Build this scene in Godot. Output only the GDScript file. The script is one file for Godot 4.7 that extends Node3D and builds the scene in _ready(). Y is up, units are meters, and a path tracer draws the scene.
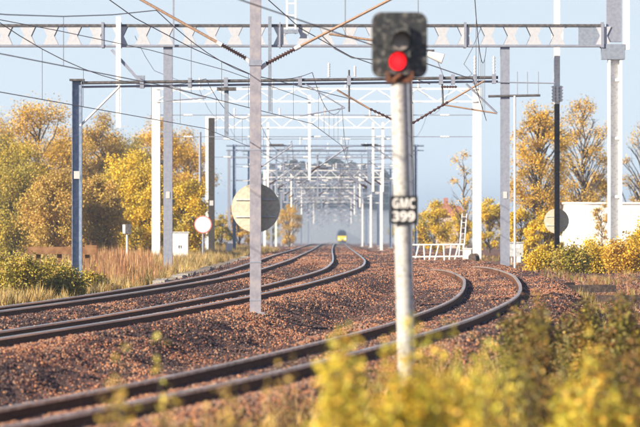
extends Node3D

const F := 3555.0      # focal length in photo pixels (200 mm on 36 mm film, 640 px wide)
const CH := 2.1        # camera height over the near rails
var rng := RandomNumberGenerator.new()
var used := {}
var M := {}
var cxA: PackedFloat32Array
var cxB: PackedFloat32Array
var cxC: PackedFloat32Array
var elv: PackedFloat32Array
var lumps := FastNoiseLite.new()

# ------------------------------------------------------------------ mesh builder
class MB:
	var v := PackedVector3Array()
	var n := PackedVector3Array()
	var c := PackedColorArray()
	var uv := PackedVector2Array()
	var ix := PackedInt32Array()
	var col := Color(1, 1, 1)
	func vert(p: Vector3, nn: Vector3) -> int:
		v.append(p); n.append(nn); c.append(col)
		return v.size() - 1
	func tri(a: Vector3, b: Vector3, d: Vector3) -> void:   # counter-clockwise from outside
		var nn := (b - a).cross(d - a).normalized()
		var k := v.size()
		vert(a, nn); vert(b, nn); vert(d, nn)
		ix.append_array(PackedInt32Array([k, k + 2, k + 1]))
	func quad(a: Vector3, b: Vector3, d: Vector3, e: Vector3) -> void:
		var nn := (b - a).cross(d - a).normalized()
		var k := v.size()
		vert(a, nn); vert(b, nn); vert(d, nn); vert(e, nn)
		ix.append_array(PackedInt32Array([k, k + 2, k + 1, k, k + 3, k + 2]))
	func box(at: Vector3, s: Vector3, b := Basis.IDENTITY) -> void:
		var h := s * 0.5
		var p: Array[Vector3] = []
		for i in 8:
			p.append(at + b * Vector3(h.x if i & 1 else -h.x, h.y if i & 2 else -h.y, h.z if i & 4 else -h.z))
		quad(p[4], p[5], p[7], p[6]); quad(p[1], p[0], p[2], p[3])
		quad(p[5], p[1], p[3], p[7]); quad(p[0], p[4], p[6], p[2])
		quad(p[6], p[7], p[3], p[2]); quad(p[0], p[1], p[5], p[4])
	func bar(a: Vector3, b: Vector3, w: float, h: float, up := Vector3.UP) -> void:
		var z := (b - a).normalized()
		if absf(z.dot(up)) > 0.98: up = Vector3.BACK
		var x := up.cross(z).normalized()
		box((a + b) * 0.5, Vector3(w, h, a.distance_to(b)), Basis(x, z.cross(x), z))
	func tube(a: Vector3, b: Vector3, r0: float, r1: float, k := 8, caps := true) -> void:
		var z := (b - a).normalized()
		var up := Vector3.UP if absf(z.y) < 0.95 else Vector3.RIGHT
		var x := up.cross(z).normalized()
		var y := z.cross(x)
		var s := v.size()
		for i in k:
			var t := TAU * i / k
			var d := x * cos(t) + y * sin(t)
			vert(a + d * r0, d); vert(b + d * r1, d)
		for i in k:
			var p := s + 2 * i
			var q := s + 2 * ((i + 1) % k)
			ix.append_array(PackedInt32Array([p, q + 1, q, p, p + 1, q + 1]))
		if caps:
			for e in 2:
				var o := a if e == 0 else b
				var nn := -z if e == 0 else z
				var r := r0 if e == 0 else r1
				if r < 0.0005: continue
				var m := vert(o, nn)
				var st := v.size()
				for i in k:
					var t := TAU * i / k
					vert(o + (x * cos(t) + y * sin(t)) * r, nn)
				for i in k:
					if e == 0: ix.append_array(PackedInt32Array([m, st + i, st + (i + 1) % k]))
					else: ix.append_array(PackedInt32Array([m, st + (i + 1) % k, st + i]))
	func path(pts: Array, r0: float, r1: float, k := 6) -> void:
		for i in pts.size() - 1:
			var a := lerpf(r0, r1, float(i) / (pts.size() - 1))
			var b := lerpf(r0, r1, float(i + 1) / (pts.size() - 1))
			tube(pts[i], pts[i + 1], a, b, k, i == pts.size() - 2)
	func prism(poly: PackedVector2Array, z0: float, z1: float, b := Basis.IDENTITY, o := Vector3.ZERO) -> void:
		# a convex outline in x, y (counter-clockwise from +z) pushed from z0 to z1
		var k := poly.size()
		for i in k:
			var p := poly[i]
			var q := poly[(i + 1) % k]
			quad(o + b * Vector3(p.x, p.y, z1), o + b * Vector3(p.x, p.y, z0), o + b * Vector3(q.x, q.y, z0), o + b * Vector3(q.x, q.y, z1))
		var tri_ix := Geometry2D.triangulate_polygon(poly)
		for i in range(0, tri_ix.size(), 3):
			var a := poly[tri_ix[i]]
			var d := poly[tri_ix[i + 1]]
			var e := poly[tri_ix[i + 2]]
			if (d - a).cross(e - a) < 0.0:
				var s := d
				d = e
				e = s
			tri(o + b * Vector3(a.x, a.y, z1), o + b * Vector3(d.x, d.y, z1), o + b * Vector3(e.x, e.y, z1))
			tri(o + b * Vector3(a.x, a.y, z0), o + b * Vector3(e.x, e.y, z0), o + b * Vector3(d.x, d.y, z0))
	func leaf(at: Vector3, u: Vector3, w: Vector3) -> void:
		var k := v.size()
		var nn := w.cross(u).normalized()
		v.append(at - u); v.append(at + w); v.append(at + u); v.append(at - w)
		n.append(nn); n.append(nn); n.append(nn); n.append(nn)
		c.append(col); c.append(col); c.append(col); c.append(col)
		ix.append(k); ix.append(k + 2); ix.append(k + 1); ix.append(k); ix.append(k + 3); ix.append(k + 2)
	func mesh(colored := false) -> ArrayMesh:
		var a := []
		a.resize(Mesh.ARRAY_MAX)
		a[Mesh.ARRAY_VERTEX] = v; a[Mesh.ARRAY_NORMAL] = n; a[Mesh.ARRAY_INDEX] = ix
		if colored: a[Mesh.ARRAY_COLOR] = c
		var m := ArrayMesh.new()
		m.add_surface_from_arrays(Mesh.PRIMITIVE_TRIANGLES, a)
		return m

# ------------------------------------------------------------------ naming helpers
func numbered(called: String) -> String:
	var k: int = used.get(called, -1) + 1
	used[called] = k
	return called if k == 0 else "%s_%03d" % [called, k]

func tag(o: Node3D, label: String, category: String, group := "", kind := "") -> void:
	o.set_meta("label", label)
	if category: o.set_meta("category", category)
	if group: o.set_meta("group", group)
	if kind: o.set_meta("kind", kind)

func thing(called: String, label: String, category: String, at := Vector3.ZERO, group := "") -> Node3D:
	var o := Node3D.new()
	o.name = numbered(called)
	add_child(o)
	o.position = at
	tag(o, label, category, group)
	return o

func part(parent: Node3D, called: String, mesh: Mesh, mat: Material, at := Vector3.ZERO) -> MeshInstance3D:
	var o := MeshInstance3D.new()
	o.name = called if parent != self else numbered(called)
	o.mesh = mesh
	o.material_override = mat
	parent.add_child(o, true)
	o.position = at
	return o

# ------------------------------------------------------------------ where things stand
func spot(px: float, py: float, d: float) -> Vector3:     # the point seen at a pixel of the photograph, d metres away
	return Vector3((px - 320.0) * d / F, CH - (py - 213.5) * d / F, -d)

func curve(keys: Array) -> PackedFloat32Array:             # smooth values for each metre of distance
	var out := PackedFloat32Array()
	out.resize(4001)
	var k := 0
	for i in 4001:
		var d := float(i)
		while k < keys.size() - 2 and d > keys[k + 1][0]: k += 1
		if d <= keys[0][0]:
			out[i] = keys[0][1] + (d - keys[0][0]) * (keys[1][1] - keys[0][1]) / (keys[1][0] - keys[0][0])
			continue
		if d >= keys[-1][0]:
			out[i] = keys[-1][1] + (d - keys[-1][0]) * (keys[-1][1] - keys[-2][1]) / (keys[-1][0] - keys[-2][0])
			continue
		var s: Array = []
		for j in [k, k + 1]:
			var a: Array = keys[maxi(j - 1, 0)]
			var b: Array = keys[mini(j + 1, keys.size() - 1)]
			s.append((b[1] - a[1]) / (b[0] - a[0]))
		var w: float = keys[k + 1][0] - keys[k][0]
		var t: float = (d - keys[k][0]) / w
		var t2 := t * t
		var t3 := t2 * t
		out[i] = (2 * t3 - 3 * t2 + 1) * keys[k][1] + (t3 - 2 * t2 + t) * w * s[0] + (-2 * t3 + 3 * t2) * keys[k + 1][1] + (t3 - t2) * w * s[1]
	return out

func at_d(a: PackedFloat32Array, d: float) -> float:
	d = clampf(d, 0.0, 3999.0)
	var i := int(d)
	return lerpf(a[i], a[i + 1], d - i)

func rail_y(d: float) -> float:
	return CH - at_d(elv, d)

func lift_a(d: float) -> float:                            # the near track lies a little higher
	return 0.2 - 0.4 * smoothstep(116.0, 152.0, d)

func ground_y(x: float, d: float, rough := true) -> float:
	var r := rail_y(d)
	var land := r - 0.62
	var inner := smoothstep(-2.0, 0.0, x - at_d(cxC, d)) * smoothstep(-2.0, 1.0, at_d(cxA, d) - x)
	land += 0.17 * inner
	var left := at_d(cxC, d) - x
	land += 0.22 * smoothstep(2.2, 4.5, left) + 0.18 * smoothstep(6.0, 14.0, left)
	if d < 165.0:
		var right := x - at_d(cxA, d)
		land += 0.30 * smoothstep(2.0, 5.0, right) * smoothstep(30.0, 60.0, d)
	else:
		land += 0.3 * smoothstep(3.5, 6.0, x - at_d(cxB, d))
	var h := land
	var near := 9.0
	for t in 3:
		if t == 0 and d > 290.0: continue
		var c: float = at_d(cxA if t == 0 else cxB if t == 1 else cxC, d)
		var q := absf(x - c)
		near = minf(near, q)
		var top := r - 0.15 + (0.2 + 0.03 * smoothstep(112.0, 125.0, d) - 0.3 * smoothstep(140.0, 175.0, d) if t == 0 else 0.0)
		top += 0.1 * (1.0 - smoothstep(120.0, 190.0, d)) * clampf(0.5 + (x - c) / 1.435, -0.55, 1.55)
		h = maxf(h, lerpf(land, top, 1.0 - smoothstep(1.55, 3.4, q)))
	if rough:
		var amp := 0.03 if near < 1.4 else 0.09
		h += lumps.get_noise_2d(x * 9.0, d * 5.0) * amp + lumps.get_noise_2d(x * 2.0 + 90.0, d * 1.1) * 0.12 * smoothstep(1.5, 3.0, near)
	return h

func base(px: float, d: float, sink := 0.05) -> Vector3:   # a point on the ground
	var x := (px - 320.0) * d / F
	return Vector3(x, ground_y(x, d, false) - sink, -d)

# ------------------------------------------------------------------ materials
func noise_tex(freq: float, colors: Array, offs: Array, seed_ := 1, size := 512, octaves := 5) -> NoiseTexture2D:
	var f := FastNoiseLite.new()
	f.seed = seed_
	f.noise_type = FastNoiseLite.TYPE_SIMPLEX_SMOOTH
	f.frequency = freq
	f.fractal_octaves = octaves
	f.fractal_gain = 0.6
	var t := NoiseTexture2D.new()
	t.width = size; t.height = size; t.seamless = true; t.noise = f
	var g := Gradient.new()
	g.offsets = PackedFloat32Array(offs)
	var cs := PackedColorArray()
	for c in colors: cs.append(c.linear_to_srgb())
	g.colors = cs
	t.color_ramp = g
	return t

func bump_tex(freq: float, strength: float, seed_ := 1) -> NoiseTexture2D:
	var f := FastNoiseLite.new()
	f.seed = seed_
	f.frequency = freq
	f.fractal_octaves = 4
	var t := NoiseTexture2D.new()
	t.width = 512; t.height = 512; t.seamless = true; t.noise = f
	t.as_normal_map = true; t.bump_strength = strength
	return t

func mat(called: String, lin: Color, rough := 0.7, metal := 0.0) -> StandardMaterial3D:
	var m := StandardMaterial3D.new()
	m.resource_name = called
	m.albedo_color = lin.linear_to_srgb()
	m.roughness = rough
	m.metallic = metal
	M[called] = m
	return m

func mottled(called: String, colors: Array, offs: Array, freq: float, scale_: float, rough := 0.6, metal := 0.0, seed_ := 1, bump := 0.0) -> StandardMaterial3D:
	var m := mat(called, Color.WHITE, rough, metal)
	m.albedo_texture = noise_tex(freq, colors, offs, seed_)
	m.uv1_triplanar = true
	m.uv1_world_triplanar = true
	m.uv1_scale = Vector3.ONE * scale_
	if bump > 0.0:
		m.normal_enabled = true
		m.normal_texture = bump_tex(freq * 2.0, 6.0, seed_ + 7)
		m.normal_scale = bump
	return m

func leaf_mat(called: String, through := 0.6) -> void:
	var m := mat(called, Color.WHITE, 0.55)
	m.vertex_color_use_as_albedo = true
	m.backlight_enabled = true
	m.backlight = Color(through, through, through)

func make_materials() -> void:
	mottled("galvanised", [Color(0.24, 0.27, 0.36), Color(0.27, 0.3, 0.39), Color(0.295, 0.32, 0.405)], [0.25, 0.5, 0.75], 0.02, 0.5, 0.5, 0.25, 3)
	mottled("galvanised_warm", [Color(0.24, 0.24, 0.3), Color(0.29, 0.285, 0.35), Color(0.34, 0.32, 0.36)], [0.25, 0.5, 0.75], 0.015, 0.5, 0.55, 0.1, 4)
	mottled("white_paint", [Color(0.6, 0.61, 0.63), Color(0.78, 0.79, 0.8), Color(0.82, 0.83, 0.84)], [0.2, 0.45, 0.8], 0.02, 0.6, 0.5, 0.0, 5)
	mottled("mast_blue", [Color(0.17, 0.23, 0.34), Color(0.22, 0.28, 0.4), Color(0.27, 0.32, 0.43)], [0.25, 0.5, 0.75], 0.02, 0.5, 0.5, 0.2, 33)
	mottled("web_steel", [Color(0.43, 0.46, 0.53), Color(0.47, 0.5, 0.56), Color(0.5, 0.52, 0.58)], [0.2, 0.45, 0.8], 0.02, 0.6, 0.5, 0.1, 35)
	mottled("dark_steel", [Color(0.05, 0.05, 0.06), Color(0.09, 0.09, 0.1), Color(0.14, 0.12, 0.12)], [0.25, 0.5, 0.75], 0.02, 0.6, 0.6, 0.1, 6)
	mottled("tar_black", [Color(0.02, 0.018, 0.018), Color(0.032, 0.028, 0.027), Color(0.05, 0.04, 0.036)], [0.25, 0.5, 0.75], 0.02, 0.6, 0.65, 0.0, 36)
	mottled("blue_steel", [Color(0.19, 0.23, 0.31), Color(0.22, 0.265, 0.35), Color(0.25, 0.29, 0.37)], [0.25, 0.5, 0.75], 0.02, 0.5, 0.55, 0.1, 8)  # blue grey; on the lattice gantry web it carries painted shade
	mottled("brown_tube", [Color(0.22, 0.13, 0.09), Color(0.36, 0.23, 0.16), Color(0.5, 0.37, 0.28)], [0.25, 0.5, 0.75], 0.03, 2.0, 0.5, 0.1, 9)
	mat("insulator_brown", Color(0.07, 0.035, 0.03), 0.25)
	mat("insulator_white", Color(0.75, 0.76, 0.78), 0.25)
	mat("wire", Color(0.12, 0.12, 0.13), 0.5, 0.4)
	mottled("rail_rust", [Color(0.06, 0.034, 0.027), Color(0.12, 0.06, 0.042), Color(0.2, 0.1, 0.06)], [0.25, 0.5, 0.8], 0.03, 1.0, 0.8, 0.0, 10)
	M.rail_rust.metallic_specular = 0.15
	mottled("rail_top", [Color(0.5, 0.52, 0.56), Color(0.66, 0.68, 0.72)], [0.3, 0.7], 0.01, 0.3, 0.22, 0.9, 11)
	mottled("rail_top_dull", [Color(0.24, 0.17, 0.14), Color(0.45, 0.36, 0.31), Color(0.6, 0.55, 0.52)], [0.25, 0.5, 0.85], 0.012, 0.4, 0.4, 0.5, 12)
	mottled("sleeper", [Color(0.12, 0.1, 0.09), Color(0.2, 0.17, 0.15), Color(0.28, 0.24, 0.21)], [0.25, 0.5, 0.8], 0.03, 1.0, 0.9, 0.0, 13)
	mottled("soil", [Color(0.05, 0.026, 0.022), Color(0.12, 0.055, 0.036), Color(0.2, 0.095, 0.06), Color(0.11, 0.06, 0.048), Color(0.27, 0.145, 0.09)], [0.22, 0.4, 0.52, 0.62, 0.8], 0.035, 0.35, 0.95, 0.0, 14, 1.0)
	var s := mat("stone", Color.WHITE, 0.85)
	s.vertex_color_use_as_albedo = true
	var gm := mat("grass_blade", Color.WHITE, 0.7)
	gm.vertex_color_use_as_albedo = true
	gm.backlight_enabled = true
	gm.backlight = Color(0.5, 0.5, 0.5)
	leaf_mat("leaf", 0.7)
	mottled("bark", [Color(0.05, 0.038, 0.03), Color(0.1, 0.075, 0.06), Color(0.16, 0.13, 0.11)], [0.25, 0.5, 0.8], 0.04, 1.5, 0.95, 0.0, 15)
	mottled("signal_black", [Color(0.02, 0.022, 0.027), Color(0.03, 0.033, 0.038), Color(0.055, 0.056, 0.058), Color(0.16, 0.16, 0.155)], [0.3, 0.5, 0.64, 0.86], 0.012, 1.6, 0.5, 0.0, 16)
	mottled("signal_post", [Color(0.2, 0.18, 0.14), Color(0.4, 0.41, 0.43), Color(0.5, 0.51, 0.54), Color(0.33, 0.31, 0.22)], [0.2, 0.36, 0.6, 0.85], 0.02, 1.2, 0.5, 0.0, 17)
	mat("plate_black", Color(0.012, 0.012, 0.016), 0.4)
	mat("letter_white", Color(0.8, 0.8, 0.81), 0.5)
	mat("plate_white", Color(0.5, 0.5, 0.51), 0.6)
	mat("lens_dark", Color(0.05, 0.05, 0.055), 0.12)
	mottled("lens_dusty", [Color(0.12, 0.11, 0.11), Color(0.3, 0.27, 0.26), Color(0.4, 0.36, 0.34)], [0.25, 0.5, 0.8], 0.03, 6.0, 0.35, 0.0, 18)
	var red := mat("lens_red", Color(0.5, 0.004, 0.012), 0.2)
	red.emission_enabled = true
	red.emission = Color(1.0, 0.02, 0.08)
	red.emission_energy_multiplier = 0.55
	var core := mat("lens_core", Color(0.6, 0.02, 0.03), 0.2)
	core.emission_enabled = true
	core.emission = Color(1.0, 0.1, 0.12)
	core.emission_energy_multiplier = 1.3
	mottled("cream_paint", [Color(0.42, 0.4, 0.32), Color(0.5, 0.48, 0.4)], [0.3, 0.6], 0.02, 0.8, 0.6, 0.0, 19)
	mottled("cabinet_grey", [Color(0.4, 0.43, 0.45), Color(0.52, 0.55, 0.57)], [0.3, 0.7], 0.02, 0.8, 0.55, 0.0, 20)
	mat("sign_white", Color(0.8, 0.78, 0.78), 0.5)
	mat("sign_red", Color(0.55, 0.16, 0.15), 0.5)
	mottled("tarred_wood", [Color(0.03, 0.022, 0.02), Color(0.06, 0.042, 0.038), Color(0.11, 0.075, 0.065)], [0.25, 0.5, 0.8], 0.02, 0.8, 0.85, 0.0, 41)
	mottled("old_wood", [Color(0.17, 0.085, 0.04), Color(0.23, 0.12, 0.055), Color(0.29, 0.16, 0.08)], [0.25, 0.5, 0.8], 0.01, 0.5, 0.9, 0.0, 21)
	mottled("white_wall", [Color(0.6, 0.57, 0.52), Color(0.78, 0.77, 0.75), Color(0.84, 0.83, 0.82)], [0.2, 0.42, 0.7], 0.012, 0.3, 0.8, 0.0, 22)
	mat("train_yellow", Color(0.8, 0.6, 0.02), 0.35)
	mat("train_blue", Color(0.04, 0.06, 0.1), 0.35)
	mat("train_glass", Color(0.015, 0.02, 0.03), 0.08)
	mat("train_grey", Color(0.12, 0.13, 0.15), 0.6)
	var hl := mat("head_light", Color(0.9, 0.9, 0.85), 0.2)
	hl.emission_enabled = true
	hl.emission = Color(1, 0.97, 0.9)
	hl.emission_energy_multiplier = 2.0
	mottled("roof_tile", [Color(0.3, 0.12, 0.09), Color(0.42, 0.19, 0.14)], [0.3, 0.7], 0.03, 0.5, 0.85, 0.0, 23)
	mottled("render_wall", [Color(0.45, 0.36, 0.32), Color(0.58, 0.48, 0.43)], [0.3, 0.7], 0.02, 0.4, 0.85, 0.0, 24)
	mat("window_glass", Color(0.03, 0.04, 0.05), 0.1)
	mottled("concrete", [Color(0.26, 0.24, 0.22), Color(0.36, 0.34, 0.31), Color(0.44, 0.42, 0.4)], [0.25, 0.5, 0.8], 0.03, 0.8, 0.9, 0.0, 25)

# ------------------------------------------------------------------ the railway
func track(called: String, label: String, cx: PackedFloat32Array, d0: float, d1: float, sleepers_to: float, top_mat: Material, cant: float, is_a: bool) -> void:
	var o := thing(called, label, "railway track", Vector3(at_d(cx, d0), rail_y(d0) - 0.2, -d0))
	var org := o.position
	var pts: Array[Vector3] = []
	var side: Array[Vector3] = []
	var tilt: Array[float] = []
	var d := d0
	while d <= d1:
		var p := Vector3(at_d(cx, d), rail_y(d) + (lift_a(d) if is_a else 0.0), -d)
		var q := Vector3(at_d(cx, d + 1.0), 0, -d - 1.0) - Vector3(at_d(cx, d - 1.0), 0, -d + 1.0)
		pts.append(p)
		side.append(Vector3(-q.z, 0, q.x).normalized())
		tilt.append(cant * (1.0 - smoothstep(120.0, 190.0, d)))
		d += 1.0 if d < 130.0 else 3.0 if d < 300.0 else 10.0
	var sec := [Vector2(-0.075, -0.16), Vector2(0.075, -0.16), Vector2(0.075, -0.148), Vector2(0.012, -0.13), Vector2(0.012, -0.045), Vector2(0.036, -0.035), Vector2(0.036, -0.004), Vector2(0.03, 0.0), Vector2(-0.03, 0.0), Vector2(-0.036, -0.004), Vector2(-0.036, -0.035), Vector2(-0.012, -0.045), Vector2(-0.012, -0.13), Vector2(-0.075, -0.148)]
	for s in [-1.0, 1.0]:
		var m := MB.new()
		var h := MB.new()
		for i in pts.size() - 1:
			var f: Array[Vector3] = []
			var g: Array[Vector3] = []
			for j in 2:
				var k := i + j
				var up := (Vector3.UP + side[k] * -tilt[k] / 1.435).normalized()
				var c: Vector3 = pts[k] + side[k] * 0.7175 * s + Vector3.UP * (tilt[k] * (0.5 + 0.5 * s)) - org
				for e in sec:
					var pt: Vector3 = c + side[k] * e.x + Vector3.UP * e.y
					if j == 0: f.append(pt)
					else: g.append(pt)
				if j == 0:
					f.append(c + side[k] * -0.0385 + up * 0.003); f.append(c + side[k] * 0.0385 + up * 0.003)
				else:
					g.append(c + side[k] * -0.0385 + up * 0.003); g.append(c + side[k] * 0.0385 + up * 0.003)
			for e in 14:
				m.quad(f[e], f[(e + 1) % 14], g[(e + 1) % 14], g[e])
			h.quad(f[14], f[15], g[15], g[14])
			for e in [[14, -0.039], [15, 0.039]]:
				var o0: Vector3 = f[e[0]] + (f[15] - f[14]).normalized() * (0.0005 * signf(e[1])) - Vector3.UP * 0.034
				var o1: Vector3 = g[e[0]] + (g[15] - g[14]).normalized() * (0.0005 * signf(e[1])) - Vector3.UP * 0.034
				if e[1] < 0.0: h.quad(o0, f[14], g[14], o1)
				else: h.quad(f[15], o0, o1, g[15])
		var r := part(o, "rail", m.mesh(), M.rail_rust)
		part(r, "running_surface", h.mesh(), top_mat)
	# sleepers: one by one as far as they can be told apart
	var sm := MB.new()
	sm.prism(PackedVector2Array([Vector2(-1.25, 0), Vector2(1.25, 0), Vector2(1.25, 0.14), Vector2(1.2, 0.18), Vector2(-1.2, 0.18), Vector2(-1.25, 0.14)]), -0.13, 0.13)
	var sleeper := sm.mesh()
	var far := MB.new()
	d = d0
	while d < d1 and d < 420.0:
		var x := at_d(cx, d)
		var q := Vector3(at_d(cx, d + 1.0), 0, -d - 1.0) - Vector3(at_d(cx, d - 1.0), 0, -d + 1.0)
		var sd := Vector3(-q.z, 0, q.x).normalized()
		var tl := cant * (1.0 - smoothstep(120.0, 190.0, d)) / 1.435
		var bx := (sd + Vector3.UP * tl).normalized()
		var bz := Vector3(-sd.z, 0, sd.x)
		var bs := Basis(bx, bz.cross(bx), bz)
		var at := Vector3(x, rail_y(d) + (lift_a(d) if is_a else 0.0) - 0.322 + cant * 0.5 * (1.0 - smoothstep(120.0, 190.0, d)), -d) - org
		if d < sleepers_to:
			var sl := part(o, "sleeper", sleeper, M.sleeper, at)
			sl.basis = bs
		else:
			far.box(at + Vector3.UP * 0.09, Vector3(2.5, 0.18, 0.26), bs)
		d += 0.65 if d < sleepers_to else 1.3
	if far.v.size() > 0:
		var fo := part(o, "far_sleepers", far.mesh(), M.sleeper)
		fo.set_meta("kind", "stuff")

func make_ground() -> void:
	var rows: Array[float] = []
	var d := -40.0
	while d < 4200.0:
		rows.append(d)
		d += 4.0 if d < 8.0 else 0.5 if d < 125.0 else maxf(1.0, d * 0.012)
	var cols: Array[float] = []
	var u := 0.0
	while u < 420.0:
		cols.append(u)
		if u > 0.0: cols.push_front(-u)
		u += 0.22 if u < 9.0 else 0.6 if u < 18.0 else u * 0.18
	var m := MB.new()
	var w := cols.size()
	for r in rows:
		var f := maxf(1.0, r / 170.0)
		for x in cols:
			var px: float = x * f
			m.v.append(Vector3(px, ground_y(px, maxf(r, 0.0)), -r))
			m.n.append(Vector3.UP)
	for i in rows.size() - 1:
		for j in w - 1:
			var k := i * w + j
			m.ix.append_array(PackedInt32Array([k, k + w, k + 1, k + 1, k + w, k + w + 1]))
	for i in rows.size():
		for j in w:
			var a := m.v[i * w + maxi(j - 1, 0)]
			var b := m.v[i * w + mini(j + 1, w - 1)]
			var e := m.v[maxi(i - 1, 0) * w + j]
			var g := m.v[mini(i + 1, rows.size() - 1) * w + j]
			var nn := (b - a).cross(g - e).normalized()
			m.n[i * w + j] = nn
	var o := part(self, "ground", m.mesh(), M.soil)
	tag(o, "brown stony railway ground running out to the horizon", "", "", "structure")

func multi(called: String, label: String, mesh: Mesh, material: Material, places: Array, tints: PackedColorArray) -> void:
	var mm := MultiMesh.new()
	mm.transform_format = MultiMesh.TRANSFORM_3D
	mm.use_colors = true
	mm.mesh = mesh
	mm.instance_count = places.size()
	for i in places.size():
		mm.set_instance_transform(i, places[i])
		mm.set_instance_color(i, tints[i])
	var o := MultiMeshInstance3D.new()
	o.name = numbered(called)
	o.multimesh = mm
	o.material_override = material
	add_child(o)
	tag(o, label, "ballast" if called.contains("ballast") else "grass", "", "stuff")

func make_ballast() -> void:
	var s := SphereMesh.new()
	s.radius = 0.5; s.height = 1.0; s.radial_segments = 6; s.rings = 3
	var arr := s.get_mesh_arrays()
	var st := MB.new()
	var vv: PackedVector3Array = arr[Mesh.ARRAY_VERTEX]
	var ii: PackedInt32Array = arr[Mesh.ARRAY_INDEX]
	for i in range(0, ii.size(), 3):
		var p: Array[Vector3] = []
		for j in 3:
			var q := vv[ii[i + j]]
			var h := sin(q.x * 37.0 + q.y * 71.0) * 0.14 + sin(q.z * 53.0 - q.y * 29.0) * 0.12
			p.append(q * (1.0 + h))
		if p[0].distance_to(p[1]) < 0.01 or p[1].distance_to(p[2]) < 0.01 or p[0].distance_to(p[2]) < 0.01: continue
		st.tri(p[0], p[2], p[1])
	var pal := [Color(0.24, 0.095, 0.055), Color(0.13, 0.05, 0.036), Color(0.055, 0.03, 0.03), Color(0.4, 0.19, 0.1), Color(0.065, 0.045, 0.052), Color(0.28, 0.18, 0.13), Color(0.035, 0.021, 0.024)]
	var places: Array = []
	var tints := PackedColorArray()
	rng.seed = 51
	var tries := 0
	while places.size() < 430000 and tries < 1200000:
		tries += 1
		var d := 24.0 + 150.0 * pow(rng.randf(), 1.35) if rng.randf() < 0.68 else rng.randf_range(168.0, 360.0)
		var half := d * 0.098 + 0.6
		var x := rng.randf_range(-half, half)
		var qa := absf(x - at_d(cxA, d)) if d < 140.0 else 9.0
		var qb := absf(x - at_d(cxB, d))
		var qc := absf(x - at_d(cxC, d))
		if d > 170.0 and x > at_d(cxB, d) + 7.0: continue
		if x < at_d(cxC, d) - 2.9 or x > at_d(cxA, d) + 9.0: continue
		if x > at_d(cxA, d) + 2.6 and rng.randf() < 0.25: continue
		var near := minf(qa, minf(qb, qc))
		if absf(near - 0.7175) < 0.09: continue
		var size := rng.randf_range(0.022, 0.05) if d < 60.0 else rng.randf_range(0.026, 0.058) if d < 172.0 else rng.randf_range(0.06, 0.12)
		if near < 1.25 and fmod(d, 0.65) < 0.2 and rng.randf() < 0.6: continue
		var b := Basis.from_euler(Vector3(rng.randf() * TAU, rng.randf() * TAU, rng.randf() * TAU)).scaled_local(Vector3(size, size * rng.randf_range(0.6, 0.95), size * rng.randf_range(0.7, 1.2)))
		places.append(Transform3D(b, Vector3(x, ground_y(x, d) + size * 0.22, -d)))
		var pick := lumps.get_noise_2d(x * 3.0 + 400.0, d * 1.4) * 2.2 + rng.randf_range(-0.6, 1.6)
		var drift := lumps.get_noise_2d(x * 1.3 - 70.0, d * 0.45) + 0.5 * lumps.get_noise_2d(x * 4.0 + 33.0, d * 2.0)
		var c: Color = pal[clampi(int(floor((pick + 1.0) * 2.4)), 0, 6)] if rng.randf() < 0.5 else pal[rng.randi() % 7]
		if drift > 0.12 and rng.randf() < 0.55: c = pal[[3, 0, 5][rng.randi() % 3]]
		elif drift < -0.1 and rng.randf() < 0.6: c = pal[[2, 4, 6][rng.randi() % 3]]
		tints.append(c * rng.randf_range(0.75, 1.25))
	multi("ballast_stones", "loose rust brown ballast stones heaped around the tracks", st.mesh(), M.stone, places, tints)

# ------------------------------------------------------------------ plants
func pick_tone(pal: Array, t: float) -> Color:
	var k := clampf(t, 0.0, 0.999) * (pal.size() - 1)
	var a: Color = pal[int(k)]
	return a.lerp(pal[mini(int(k) + 1, pal.size() - 1)], k - int(k))

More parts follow.
